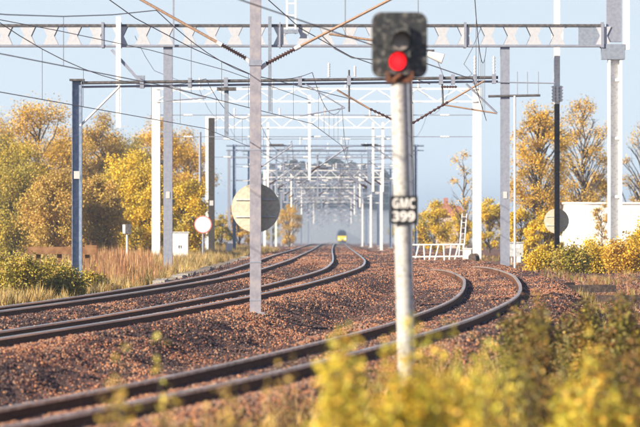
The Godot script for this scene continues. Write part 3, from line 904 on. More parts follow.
func make_disc_mast() -> void:
	var d := 77.0
	var k := d / F
	var p := base(255.5, d, 0.1)
	var o := thing("overhead_mast", "tall mauve grey steel mast carrying two brown bracket arms", "mast", p)
	var y := func(py: float) -> float: return CH - (py - 213.5) * k - p.y
	var x := func(px: float) -> float: return (px - 320.0) * k - p.x
	part(o, "mast", h_mast(8.4, 0.24, 0.3), M.galvanised_warm)
	part(o, "footing", slab(Vector3(0, -0.02, 0), Vector3(0.44, 0.2, 0.44)), M.concrete)
	part(o, "base_plate", slab(Vector3(0, 0.1, 0), Vector3(0.4, 0.03, 0.4)), M.galvanised_warm)
	for e in [Vector2(-0.16, 0.16), Vector2(0.16, 0.16), Vector2(-0.16, -0.16), Vector2(0.16, -0.16)]:
		part(o, "anchor_bolt", rod(Vector3(e.x, 0.05, e.y), Vector3(e.x, 0.2, e.y), 0.018, 6), M.rail_rust)
	for e in [300.0, 262.0, 150.0]: part(o, "clamp_band", slab(Vector3(0, y.call(e), 0), Vector3(0.255, 0.03, 0.315)), M.galvanised)
	# bracket arms to both sides, rising out of the frame
	for q in [[249.0, 60.0, 138.0, -2.0], [262.0, 66.0, 395.0, -3.0]]:
		var a := Vector3(x.call(q[0]), y.call(q[1]), 0.0)
		var b := Vector3(x.call(q[2]), y.call(q[3]), 0.0)
		var root := Vector3(signf(a.x) * 0.11, a.y - 0.05, 0)
		part(o, "arm_bracket", rod(root, a.lerp(b, 0.03), 0.045), M.white_paint)
		var arm := part(o, "bracket_arm", rod(a.lerp(b, 0.24), b.lerp(a, -0.5), 0.03), M.brown_tube)
		part(arm, "insulator", insulator(a.lerp(b, 0.03), a.lerp(b, 0.25), 0.06, 11), M.insulator_brown)
		part(arm, "arm_collar", rod(a.lerp(b, 0.245), a.lerp(b, 0.29), 0.05), M.white_paint)
	part(o, "registration_tube", rod(Vector3(x.call(329.0), y.call(34.0), 0.05), Vector3(x.call(384.0), y.call(42.0), 0.05), 0.026), M.brown_tube)
	var loop := MB.new()
	loop.path([Vector3(x.call(322.0), y.call(36.0), 0.08), Vector3(x.call(335.0), y.call(49.0), 0.08), Vector3(x.call(352.0), y.call(58.0), 0.08), Vector3(x.call(376.0), y.call(60.0), 0.08)], 0.012, 0.012, 5)
	part(o, "jumper_cable", loop.mesh(), M.wire)
	for px in [0.0]:
		part(o, "clamp_band", slab(Vector3(0, y.call(63.0), 0), Vector3(0.28, 0.12, 0.34)), M.galvanised)
	var b := thing("disc_sign", "large round board seen from behind on the tall mauve mast", "sign", Vector3(p.x, y.call(208.0) + p.y, -d - 0.24))
	b.rotation.y = -0.1
	disc_sign(b, Vector3.ZERO, 24.5 * k)
	# second one on the right
	d = 148.0
	k = d / F
	p = base(557, d, 0.1)
	o = thing("overhead_mast", "dark slim mast with white upper half in front of golden trees", "mast", p)
	part(o, "lower_mast", h_mast(y_of(104.0, d) - p.y, 0.21, 0.24), M.tar_black)
	part(o, "upper_mast", slab(Vector3(0, (y_of(104.0, d) + y_of(-40.0, d)) * 0.5 - p.y, 0), Vector3(0.24, y_of(-40.0, d) - y_of(104.0, d), 0.22)), M.white_paint)
	for i in 3:
		part(o, "bell_insulator", insulator(Vector3(-0.16 + 0.16 * i, y_of(86.0, d) - p.y, 0.2), Vector3(-0.16 + 0.16 * i, y_of(102.0, d) - p.y, 0.2), 0.1, 5), M.insulator_white)
	part(o, "mast_collar", slab(Vector3(0.02, y_of(34.0, d) - p.y, 0), Vector3(0.46, 0.5, 0.32)), M.white_paint)
	part(o, "cross_arm", rod(Vector3(-0.35, y_of(27.0, d) - p.y, 0.14), Vector3(0.4, y_of(27.0, d) - p.y, 0.14), 0.04), M.galvanised)
	b = thing("disc_sign", "smaller round board behind the dark mast near the white wall", "sign", Vector3(p.x, y_of(221.0, d), -d - 0.24))
	b.rotation.y = -0.1
	disc_sign(b, Vector3.ZERO, 12.5 * k)

func y_of(py: float, d: float) -> float:
	return CH - (py - 213.5) * d / F

# ------------------------------------------------------------------ signal
func make_signal() -> void:
	var d := 36.0
	var k := d / F
	var top := spot(399.0, 80.0, d)
	var foot := spot(409.5, 418.0, d)
	foot.y = ground_y(foot.x, d, false) - 0.05
	var o := thing("railway_signal", "two aspect railway signal showing red on a white post", "signal", foot)
	var t := top - foot
	var m := MB.new()
	m.tube(Vector3.ZERO, t, 0.093, 0.083, 28)
	part(o, "post", m.mesh(), M.signal_post)
	part(o, "post_base", slab(Vector3(0, 0.06, 0), Vector3(0.4, 0.12, 0.4)), M.concrete)
	# head
	var hc := spot(399.5, 45.0, d) - foot
	var w := 26.5 * k
	var h := 31.5 * k
	var outline := PackedVector2Array()
	var r := 0.085
	for c in [[1, 1, 0.0], [-1, 1, 0.5], [-1, -1, 1.0], [1, -1, 1.5]]:
		for i in 7:
			var a: float = c[2] * PI + i / 6.0 * PI * 0.5
			outline.append(Vector2(c[0] * (w - r) + cos(a) * r, c[1] * (h - r) + sin(a) * r))
	var turn := Basis(Vector3.UP, 0.05)
	m = MB.new()
	m.prism(outline, -0.014, 0.014, turn, hc)
	var bp := part(o, "backboard", m.mesh(), M.signal_black)
	bp.set_meta("label", "black rounded backboard with a pale weathered patch")
	# rim of the board
	m = MB.new()
	for i in outline.size():
		var a := outline[i]
		var b := outline[(i + 1) % outline.size()]
		m.tube(hc + turn * Vector3(a.x, a.y, 0), hc + turn * Vector3(b.x, b.y, 0), 0.016, 0.016, 6, false)
	part(bp, "rim", m.mesh(), M.signal_black)
	# lamp housing, a proud box with a rounded top
	var box := PackedVector2Array()
	var bw := 11.0 * k
	var b0 := -30.0 * k
	var b1 := 20.0 * k
	box.append(Vector2(-bw, b0)); box.append(Vector2(bw, b0))
	for i in 9:
		var a := i / 8.0 * PI
		box.append(Vector2(cos(a) * bw, b1 - bw * 0.5 + sin(a) * bw * 0.7))
	m = MB.new()
	m.prism(box, 0.015, 0.1, turn, hc + Vector3(-1.0 * k, 0, 0))
	var hs := part(o, "lamp_housing", m.mesh(), M.signal_black)
	for q in [[400.0, 42.0, 0], [396.5, 62.0, 1]]:
		var c := spot(q[0], q[1], d) - foot
		var f := turn * Vector3.BACK
		var lr := 0.088
		m = MB.new()
		m.tube(c + f * 0.1, c + f * 0.125, lr, lr, 24)
		var lens := part(hs, "red_lamp_lens" if q[2] == 1 else "upper_lens", m.mesh(), M.lens_red if q[2] == 1 else M.lens_dusty)
		if q[2] == 1:
			lens.set_meta("label", "glowing red signal lamp")
			for e in 3:
				m = MB.new()
				var ring := [0.052, 0.034, 0.018][e] as float
				m.tube(c + f * (0.126 + 0.006 * e), c + f * (0.131 + 0.006 * e), ring, ring * 0.8, 20)
				part(hs, "lamp_core", m.mesh(), M.lens_core)
		# hood: a half tube over the lens
		m = MB.new()
		for i in 14:
			var a0 := -0.35 + (PI + 0.7) * i / 14.0
			var a1 := -0.35 + (PI + 0.7) * (i + 1) / 14.0
			for e in [1.02, 1.1]:
				var p0 := turn * Vector3(cos(a0) * lr * e, sin(a0) * lr * e, 0.1)
				var p1 := turn * Vector3(cos(a1) * lr * e, sin(a1) * lr * e, 0.1)
				var len0 := 0.08 + 0.14 * maxf(sin(a0), 0.0)
				var len1 := 0.08 + 0.14 * maxf(sin(a1), 0.0)
				if e > 1.05: m.quad(c + p0, c + p0 + f * len0, c + p1 + f * len1, c + p1)
				else: m.quad(c + p1, c + p1 + f * len1, c + p0 + f * len0, c + p0)
		part(hs, "hood", m.mesh(), M.signal_black)
		if q[2] == 1:
			var lamp := OmniLight3D.new()
			lamp.name = "red_lamp_light"
			lamp.light_color = Color(1, 0.03, 0.08)
			lamp.light_energy = 0.01
			lamp.light_size = 0.08
			lamp.omni_range = 20.0
			lamp.omni_attenuation = 2.0
			lamp.shadow_enabled = true
			o.add_child(lamp)
			lamp.position = c + f * 0.2
	# cradle under the head
	m = MB.new()
	m.box(top - foot + Vector3(0, -0.005, 0.0), Vector3(0.26, 0.05, 0.2))
	m.box(top - foot + Vector3(-0.11, 0.04, 0.03), Vector3(0.05, 0.09, 0.12))
	m.box(top - foot + Vector3(0.12, 0.04, 0.03), Vector3(0.05, 0.09, 0.12))
	m.tube(top - foot + Vector3(-0.05, 0.0, 0.11), top - foot + Vector3(0.02, 0.05, 0.12), 0.025, 0.02, 8)
	part(o, "head_bracket", m.mesh(), M.rail_rust)
	# dark rod that paints the shaded streak down the right of the post
	m = MB.new()
	m.tube(t + Vector3(0.115, 0.0, 0.0), t.lerp(Vector3.ZERO, 0.36) + Vector3(0.118, 0, 0), 0.014, 0.014, 8)
	part(o, "shade_rod", m.mesh(), M.dark_steel)
	# identification plate
	var pc := spot(403.5, 210.0, d) - foot + Vector3(0, 0, 0.105)
	var pw := 27.5 * k
	var ph := 28.5 * k
	var pr := MB.new()
	var ro := PackedVector2Array()
	for c in [[1, 1, 0.0], [-1, 1, 0.5], [-1, -1, 1.0], [1, -1, 1.5]]:
		for i in 4:
			var a: float = c[2] * PI + i / 3.0 * PI * 0.5
			ro.append(Vector2(c[0] * (pw * 0.5 - 0.02) + cos(a) * 0.02, c[1] * (ph * 0.5 - 0.02) + sin(a) * 0.02))
	pr.prism(ro, -0.006, 0.006, Basis.IDENTITY, pc)
	var plate := part(o, "identification_plate", pr.mesh(), M.plate_black)
	plate.set_meta("label", "black plate lettered GMC 399")
	var font := SystemFont.new()
	font.font_names = PackedStringArray(["Droid Sans"])
	font.font_weight = 700
	for q in [["GMC", 0.066], ["399", -0.066]]:
		var tm := TextMesh.new()
		tm.text = q[0]
		tm.font = font
		tm.font_size = 64
		tm.pixel_size = 0.0021
		tm.depth = 0.004
		var lt := part(plate, "lettering", tm, M.letter_white, pc + Vector3(0, q[1], 0.009))
		var sz := tm.get_aabb().size
		lt.scale = Vector3(0.225 / maxf(sz.x, 0.01), 0.1 / maxf(sz.y, 0.01), 1.0)
	part(plate, "plate_clamp", slab(pc + Vector3(0, 0, -0.03), Vector3(0.12, 0.05, 0.045)), M.dark_steel)

# ------------------------------------------------------------------ train
func make_train() -> void:
	var d := 985.0
	var c := at_d(cxB, d)
	var o := thing("train", "small distant train with yellow front coming round the far bend", "train", Vector3(c, rail_y(d), -d))
	var prof := PackedVector2Array([Vector2(-1.3, 0.75), Vector2(1.3, 0.75), Vector2(1.38, 1.6), Vector2(1.36, 2.4), Vector2(1.1, 3.3), Vector2(0.6, 3.72), Vector2(-0.6, 3.72), Vector2(-1.1, 3.3), Vector2(-1.36, 2.4), Vector2(-1.38, 1.6)])
	var m := MB.new()
	m.prism(prof, -46.0, -0.9)
	part(o, "body", m.mesh(), M.train_blue)
	# sloping nose
	m = MB.new()
	var front := PackedVector2Array()
	for p in prof: front.append(Vector2(p.x * 0.9, 0.75 + (p.y - 0.75) * 0.9))
	for i in prof.size():
		var a := prof[i]
		var b := prof[(i + 1) % prof.size()]
		var e := front[i]
		var f := front[(i + 1) % prof.size()]
		m.quad(Vector3(e.x, e.y, 0), Vector3(a.x, a.y, -0.9), Vector3(b.x, b.y, -0.9), Vector3(f.x, f.y, 0))
	part(o, "nose", m.mesh(), M.train_blue)
	m = MB.new()
	m.prism(PackedVector2Array([Vector2(-1.17, 0.75), Vector2(1.17, 0.75), Vector2(1.24, 1.5), Vector2(1.2, 2.15), Vector2(-1.2, 2.15), Vector2(-1.24, 1.5)]), 0.0, 0.06)
	part(o, "yellow_front_panel", m.mesh(), M.train_yellow)
	m = MB.new()
	m.prism(PackedVector2Array([Vector2(-1.18, 2.18), Vector2(1.18, 2.18), Vector2(0.98, 3.05), Vector2(0.52, 3.4), Vector2(-0.52, 3.4), Vector2(-0.98, 3.05)]), 0.0, 0.05)
	part(o, "windscreen", m.mesh(), M.train_glass)
	for s in [-0.85, 0.85]:
		m = MB.new()
		m.tube(Vector3(s, 1.35, 0.06), Vector3(s, 1.35, 0.1), 0.13, 0.13, 12)
		part(o, "headlight", m.mesh(), M.head_light)
	part(o, "coupler", slab(Vector3(0, 1.0, 0.2), Vector3(0.4, 0.3, 0.5)), M.train_grey)
	part(o, "underframe", slab(Vector3(0, 0.5, -20.0), Vector3(2.3, 0.5, 38.0)), M.train_grey)
	for z in [-3.0, -16.0, -28.0, -42.0]:
		m = MB.new()
		for s in [-0.72, 0.72]: m.tube(Vector3(s - 0.06, 0.46, z), Vector3(s + 0.06, 0.46, z), 0.46, 0.46, 16)
		part(o, "wheelset", m.mesh(), M.train_grey)

# ------------------------------------------------------------------ lineside things
func make_lineside() -> void:
	# brown timber barrier in the left bushes
	var p := base(66, 128.0)
	var k := 128.0 / F
	var o := thing("timber_barrier", "brown timber beam on posts behind the left shrubs", "barrier", p)
	var yb := y_of(250.5, 128.0) - p.y
	part(o, "beam", slab(Vector3(-0.25, yb, 0), Vector3(64 * k, 0.26, 0.18)), M.old_wood)
	part(o, "end_block", slab(Vector3(25 * k, yb + 0.02, 0.0), Vector3(12 * k, 0.34, 0.3)), M.old_wood)
	for q in [-28.0, -7.0, 21.0]:
		part(o, "post", slab(Vector3(q * k, yb * 0.5, -0.18), Vector3(0.16, yb + 0.16, 0.16)), M.old_wood)
	# little box on a thin post
	p = base(127, 165.0)
	o = thing("lineside_post", "thin pale post topped by a small dark box in red weeds", "post", p)
	var yt := y_of(229.0, 165.0) - p.y
	part(o, "post", rod(Vector3.ZERO, Vector3(0, yt, 0), 0.045), M.white_paint)
	part(o, "box", slab(Vector3(0.06, yt, 0.02), Vector3(0.26, 0.46, 0.2)), M.dark_steel)
	part(o, "box_side", slab(Vector3(-0.14, yt, 0.02), Vector3(0.12, 0.42, 0.18)), M.white_paint)
	# cabinets
	p = base(180, 190.0)
	o = thing("equipment_cabinet", "pale grey lineside cabinet beside the round white sign", "cabinet", p)
	cabinet(o, 0.9, 1.65, M.white_paint)
	p = base(516.5, 172.0)
	o = thing("equipment_cabinet", "blue grey cabinet on legs beside the right gantry column", "cabinet", p)
	cabinet2(o)
	# round sign
	p = base(203, 196.0)
	o = thing("round_sign", "round white sign with reddish rim on a slim post", "sign", p)
	var ys := y_of(224.5, 196.0) - p.y
	part(o, "post", rod(Vector3.ZERO, Vector3(0, ys, 0), 0.05), M.galvanised)
	var m := MB.new()
	m.tube(Vector3(0, ys, 0.07), Vector3(0, ys, 0.09), 0.49, 0.49, 36)
	var rim := part(o, "rim", m.mesh(), M.sign_red)
	m = MB.new()
	m.tube(Vector3(0, ys, 0.09), Vector3(0, ys, 0.096), 0.43, 0.43, 36)
	part(rim, "face", m.mesh(), M.sign_white)
	# slim poles on the left bank
	for q in [[200.0, 230.0, 132.0, 0.09, "galvanised", "slim grey pole rising behind the round white sign"], [211.5, 212.0, 118.0, 0.16, "dark_steel", "dark square pole right of the round white sign"], [228.5, 262.0, 236.0, 0.05, "galvanised", ""]]:
		if q[5] == "": continue
		p = base(q[0], q[1])
		o = thing("lineside_pole", q[5], "pole", p)
		var hh: float = y_of(q[2], q[1]) - p.y
		part(o, "pole", rod(Vector3.ZERO, Vector3(0, hh, 0), q[3], 10) if q[4] != "dark_steel" else h_mast(hh, 0.36, 0.34), M.tar_black if q[4] == "dark_steel" else M[q[4]])
		part(o, "number_plate", slab(Vector3(0, y_of(203.0, q[1]) - p.y, 0.19), Vector3(0.22, 0.3, 0.02)), M.plate_white)
	p = base(229, 230.0)
	o = thing("marker_box", "small white box on a short post left of the big disc", "marker", p)
	part(o, "post", rod(Vector3.ZERO, Vector3(0, 0.5, 0), 0.05), M.galvanised)
	part(o, "box", slab(Vector3(0, 0.72, 0), Vector3(0.42, 0.5, 0.3)), M.sign_white)
	# cable trough along the left track
	o = thing("cable_trough", "broken line of dark trough lids left of the leftmost track", "trough", Vector3(at_d(cxC, 120.0) - 2.3, ground_y(at_d(cxC, 120.0) - 2.3, 120.0, false), -120.0))
	var lid := MB.new()
	lid.box(Vector3(0, 0.05, 0), Vector3(0.42, 0.2, 0.92))
	var lm := lid.mesh()
	rng.seed = 91
	var d := 122.0
	while d < 215.0:
		var x := at_d(cxC, d) - 2.35 + rng.randf_range(-0.06, 0.06)
		var l := part(o, "lid", lm, M.concrete if rng.randf() < 0.4 else M.sleeper, Vector3(x, ground_y(x, d, false) + rng.randf_range(0.0, 0.09), -d) - o.position)
		l.rotation = Vector3(rng.randf_range(-0.05, 0.05), atan2(at_d(cxC, d - 1) - at_d(cxC, d + 1), 2.0) * 1.0 + rng.randf_range(-0.05, 0.05), rng.randf_range(-0.08, 0.08))
		d += 1.0 if rng.randf() < 0.8 else 2.4
	for q in [[573.0, 103.0, 0.06, 2.5, "added dark timber standing for the shaded ridge side on the right"], [622.0, 101.0, -0.1, 1.6, "short added timber standing for the shaded ridge side at the right frame edge"], [562.0, 122.0, 0.5, 0.9, "dark stub of timber below the dark mast"]]:
		p = base(q[0], q[1], 0.0)
		o = thing("added_timber", q[4], "timber", p)  # added timbers; the two longer ones stand in for a shaded ridge side
		o.rotation.y = q[2]
		m = MB.new()
		m.prism(PackedVector2Array([Vector2(-q[3] * 0.5, 0), Vector2(q[3] * 0.5, 0), Vector2(q[3] * 0.5, 0.17), Vector2(q[3] * 0.5 - 0.03, 0.2), Vector2(-q[3] * 0.5 + 0.03, 0.2), Vector2(-q[3] * 0.5, 0.17)]), -0.13, 0.13)
		part(o, "baulk", m.mesh(), M.tarred_wood)
		for e in [-0.3, 0.3]: part(o, "chair_plate", slab(Vector3(q[3] * e, 0.205, 0), Vector3(0.3, 0.02, 0.2)), M.rail_rust)
	# white tubular fence on the right
	d = 186.0
	k = d / F
	p = base(440, d)
	o = thing("tube_fence", "white leaning tube railing beyond the near track bend", "fence", p)
	var yt2 := y_of(245.0, d) - p.y
	var yb2 := y_of(257.0, d) - p.y
	for q in [yt2, yb2]:
		part(o, "rail", rod(Vector3(-30 * k, q, 0), Vector3(25 * k, q + 0.03, 0), 0.045), M.white_paint)
	for i in 9:
		var q := -29.0 + i * 6.6
		var lean := 0.22 if i % 3 == 1 else -0.05 if i % 3 == 2 else 0.12
		part(o, "post", rod(Vector3(q * k - lean, -0.1, 0.0), Vector3(q * k + lean * 0.4, yt2 + 0.05, 0.0), 0.04), M.white_paint)
	p = base(467, d)
	o = thing("white_locker", "small white box at the end of the tube railing", "cabinet", p)
	part(o, "body", slab(Vector3(0, 0.36, 0), Vector3(0.42, 0.72, 0.4)), M.white_paint)
	part(o, "lid", slab(Vector3(0, 0.745, 0), Vector3(0.5, 0.05, 0.48)), M.white_paint)
	part(o, "plinth", slab(Vector3(0, 0.0, 0), Vector3(0.52, 0.1, 0.5)), M.concrete)
	# cable drum by the white column
	p = base(474, 180.0, 0.0)
	o = thing("cable_drum", "small dark drum at the foot of the white column", "drum", p)
	m = MB.new()
	m.tube(Vector3(-0.1, 0.24, 0), Vector3(0.1, 0.24, 0), 0.16, 0.16, 16)
	part(o, "barrel", m.mesh(), M.dark_steel)
	for s in [-1.0, 1.0]:
		m = MB.new()
		m.tube(Vector3(s * 0.1, 0.24, 0), Vector3(s * 0.15, 0.24, 0), 0.25, 0.25, 18)
		part(o, "flange", m.mesh(), M.tarred_wood)
	for q in [o]: q.rotation.y = 0.9
	# white ladder leaning among the yellow trees
	d = 205.0
	k = d / F
	p = base(461, d)
	o = thing("leaning_ladder", "narrow white ladder leaning between yellow trees and the white column", "ladder", p)
	for s in [-1.0, 1.0]:
		part(o, "stile", rod(Vector3(s * 0.13, 0, 0), Vector3(s * 0.13 + 4 * k, y_of(213.0, d) - p.y, -0.4), 0.035), M.white_paint)
	for i in 8:
		var t := (i + 0.7) / 8.4
		var cc := Vector3(4 * k * t, (y_of(213.0, d) - p.y) * t, -0.4 * t)
		part(o, "rung", rod(cc - Vector3(0.13, 0, 0), cc + Vector3(0.13, 0, 0), 0.022, 6), M.white_paint)
	# white wall of a low building on the right
	d = 232.0
	k = d / F
	p = base(620, d, 0.3)
	o = thing("white_building", "low white rendered building behind the right bushes", "building", p)
	var ht := y_of(204.0, d) - p.y
	var poly := PackedVector2Array()
	var wx0 := -53.0 * k
	var wx1 := 90.0 * k
	for i in 12:
		var a := PI + i / 11.0 * PI * 0.5
		poly.append(Vector2(wx0 + 1.6 + cos(a) * 1.6, 1.6 + sin(a) * 1.6))
	poly.append(Vector2(wx1, 0.0)); poly.append(Vector2(wx1, 7.0)); poly.append(Vector2(wx0, 7.0))
	m = MB.new()
	m.prism(poly, 0.0, ht, Basis(Vector3.RIGHT, Vector3.FORWARD, Vector3.UP))
	part(o, "wall", m.mesh(), M.white_wall)
	var rim2 := PackedVector2Array()
	for i in 12:
		var a := PI + i / 11.0 * PI * 0.5
		rim2.append(Vector2(wx0 + 1.6 + cos(a) * 1.7, 1.6 + sin(a) * 1.7))
	rim2.append(Vector2(wx1 + 0.1, -0.1)); rim2.append(Vector2(wx1 + 0.1, 7.1)); rim2.append(Vector2(wx0 - 0.1, 7.1))
	m = MB.new()
	m.prism(rim2, ht, ht + 0.12, Basis(Vector3.RIGHT, Vector3.FORWARD, Vector3.UP))
	part(o, "roof_edge", m.mesh(), M.white_wall)
	part(o, "window", slab(Vector3(2.1, ht * 0.64, 0.01), Vector3(0.9, 0.6, 0.04)), M.window_glass)
	# house with a pink roof far behind the right trees
	d = 390.0
	k = d / F
	p = base(452, d, 0.2)
	o = thing("house", "small house with pinkish tiled roof behind the yellow trees", "house", p)
	var eave := y_of(216.0, d) - p.y
	part(o, "wall", slab(Vector3(0, eave * 0.5, -2.5), Vector3(3.2, eave, 5.0)), M.render_wall)
	m = MB.new()
	m.prism(PackedVector2Array([Vector2(-2.9, 0), Vector2(0.2, 0), Vector2(0.2, 1.3), Vector2(-0.9, 1.35)]), -1.9, 1.9, Basis(Vector3.BACK, Vector3.UP, Vector3.LEFT), Vector3(0, eave, 0.0))
	m = MB.new()
	m.prism(PackedVector2Array([Vector2(-1.9, 0), Vector2(1.9, -0.1), Vector2(0.9, 1.1), Vector2(-1.2, 1.35)]), -5.2, 0.2, Basis.IDENTITY, Vector3(0, eave, 0.0))
	var rf := part(o, "roof", m.mesh(), M.roof_tile)
	part(rf, "chimney", slab(Vector3(-0.6, eave + 1.5, -2.0), Vector3(0.5, 1.0, 0.5)), M.roof_tile)
	for s in [-0.8, 0.8]:
		var wn := part(o, "window", slab(Vector3(s, eave * 0.62, 0.01), Vector3(0.7, 0.9, 0.06)), M.white_paint)
		part(wn, "pane", slab(Vector3(s, eave * 0.62, 0.045), Vector3(0.56, 0.76, 0.02)), M.window_glass)
	# white hood hanging right of the signal head
	d = 111.0
	var hp := spot(436.0, 57.0, d)
	o = thing("hanging_lamp", "white hooded fitting hanging just right of the signal head", "lamp", hp)
	m = MB.new()
	m.tube(Vector3(-0.26, 0.1, 0), Vector3(0.22, -0.06, 0.05), 0.1, 0.17, 14)
	part(o, "hood", m.mesh(), M.insulator_white)
	part(o, "arm", slab(Vector3(-0.22, 0.2, 0), Vector3(0.34, 0.06, 0.1)), M.dark_steel)
	part(o, "stem", rod(Vector3(0.0, 0.0, 0), Vector3(0.25, -0.66, 0.0), 0.02, 6), M.galvanised)

func cabinet(o: Node3D, w: float, h: float, mt: Material) -> void:
	part(o, "body", slab(Vector3(0, h * 0.5, 0), Vector3(w, h, 0.6)), mt)
	part(o, "roof", slab(Vector3(0, h + 0.03, 0), Vector3(w + 0.1, 0.06, 0.7)), M.cabinet_grey)
	for s in [-1.0, 1.0]:
		var dr := part(o, "door", slab(Vector3(s * w * 0.245, h * 0.52, 0.31), Vector3(w * 0.46, h * 0.86, 0.025)), mt)
		part(dr, "handle", slab(Vector3(s * 0.06, h * 0.55, 0.335), Vector3(0.03, 0.16, 0.03)), M.dark_steel)

func cabinet2(o: Node3D) -> void:
	part(o, "body", slab(Vector3(0, 0.78, 0), Vector3(0.62, 0.66, 0.4)), M.cabinet_grey)
	part(o, "roof", slab(Vector3(0, 1.13, 0), Vector3(0.7, 0.05, 0.48)), M.cabinet_grey)
	part(o, "label_panel", slab(Vector3(-0.02, 0.93, 0.205), Vector3(0.36, 0.14, 0.015)), M.letter_white)
	for s in [-0.24, 0.24]: part(o, "leg", slab(Vector3(s, 0.225, 0), Vector3(0.07, 0.45, 0.07)), M.cabinet_grey)
	part(o, "side_box", slab(Vector3(0.1, 0.3, 0.1), Vector3(0.2, 0.28, 0.18)), M.white_paint)

func make_far_portals() -> void:
	# white-columned gantry
	far_gantry("gantry on two broad white columns behind the long hexagon gantry", "", 197.0, (156 - 320) * 197 / F, (477 - 320) * 197 / F, y_of(88, 197) - ground_y(-9.0, 197, false) + 0.1, 2, M.white_paint)
	var rank := ["first", "second", "third", "fourth", "fifth", "sixth", "seventh", "eighth", "ninth", "tenth", "eleventh", "twelfth", "thirteenth", "fourteenth", "fifteenth", "sixteenth", "seventeenth"]
	var ds := [236, 268, 305, 334, 362, 391, 420, 450, 480, 512, 545, 610, 690, 770, 860, 960]
	for i in ds.size():
		var d := float(ds[i])
		var c := at_d(cxB, d) - 1.0
		var look := "pale truss" if i % 2 == 0 else "blue grey tube"
		far_gantry("%s gantry, %s row behind the white-columned gantry" % [look, rank[i]], "gantries receding towards the train", d, c - 8.0 + [0.0, 0.9, -0.6, 0.4, 1.3][i % 5], c + [5.2, 6.6, 5.8, 7.4][i % 4], [9.6, 8.4, 9.0][i % 3], 1 if i % 2 == 0 else 0, M.white_paint if i % 4 == 0 else M.galvanised if i % 2 == 0 else M.mast_blue)

func make_wires() -> void:
	var stops := [20.0, 77.0, 111.0, 146.0, 197.0, 250.0, 305.0, 362.0, 420.0, 480.0, 545.0, 610.0, 690.0, 770.0, 860.0, 960.0]
	wires("overhead_line", "contact and carrier wires above the leftmost track", cxC, [35.0] + stops.slice(1), 4.75, 6.3)
	wires("overhead_line", "contact and carrier wires above the middle track", cxB, stops, 4.9, 6.5)
	wires("overhead_line", "contact and carrier wires above the near curving track", cxA, stops.slice(0, 3), 5.0, 7.3)
	for q in [["pull_off_wire", "slanting wire crossing behind the left bracket arm", [[90, -14, 84], [135, 18, 90], [190, 47, 97], [250, 74, 104], [355, 100, 118]]], ["pull_off_wire", "slanting wire from the top frame edge towards the portal centre", [[255, -12, 84], [300, 28, 92], [350, 56, 98], [430, 84, 110]]], ["pull_off_wire", "long slack wire slanting over the left end of the hexagon gantry", [[-20, 16, 100], [60, 31, 110], [150, 50, 122], [225, 70, 132], [310, 100, 146]]]]:
		var o := thing(q[0], q[1], "overhead wire", spot(q[2][0][0], q[2][0][1], q[2][0][2]))
		var pts: Array = []
		for e in q[2]: pts.append(spot(e[0], e[1], e[2]) - o.position)
		var m := MB.new()
		m.path(pts, 0.013, 0.013, 5)
		part(o, "wire", m.mesh(), M.wire)
	# feeder wires on the gantries
	for q in [[-7.6, 9.4, "single feeder wire strung along the left gantry columns"], [6.6, 9.7, "single feeder wire strung along the right gantry columns"]]:
		var o := thing("feeder_wire", q[2], "overhead wire", Vector3(q[0], rail_y(146.0) + q[1], -146.0))
		var m := MB.new()
		var ds := [146.0, 197.0, 250.0, 305.0, 362.0, 420.0, 480.0, 610.0, 770.0, 960.0]
		for i in ds.size() - 1:
			for j in 6:
				var t0 := j / 6.0
				var t1 := (j + 1) / 6.0
				var e0 := lerpf(ds[i], ds[i + 1], t0)
				var e1 := lerpf(ds[i], ds[i + 1], t1)
				var a := Vector3(q[0] + (at_d(cxB, e0) - 0.6 if e0 > 170 else 0.0), rail_y(e0) + q[1] - 3.2 * t0 * (1 - t0), -e0) - o.position
				var b := Vector3(q[0] + (at_d(cxB, e1) - 0.6 if e1 > 170 else 0.0), rail_y(e1) + q[1] - 3.2 * t1 * (1 - t1), -e1) - o.position
				m.tube(a, b, 0.012, 0.012, 5, false)
		part(o, "wire", m.mesh(), M.wire)

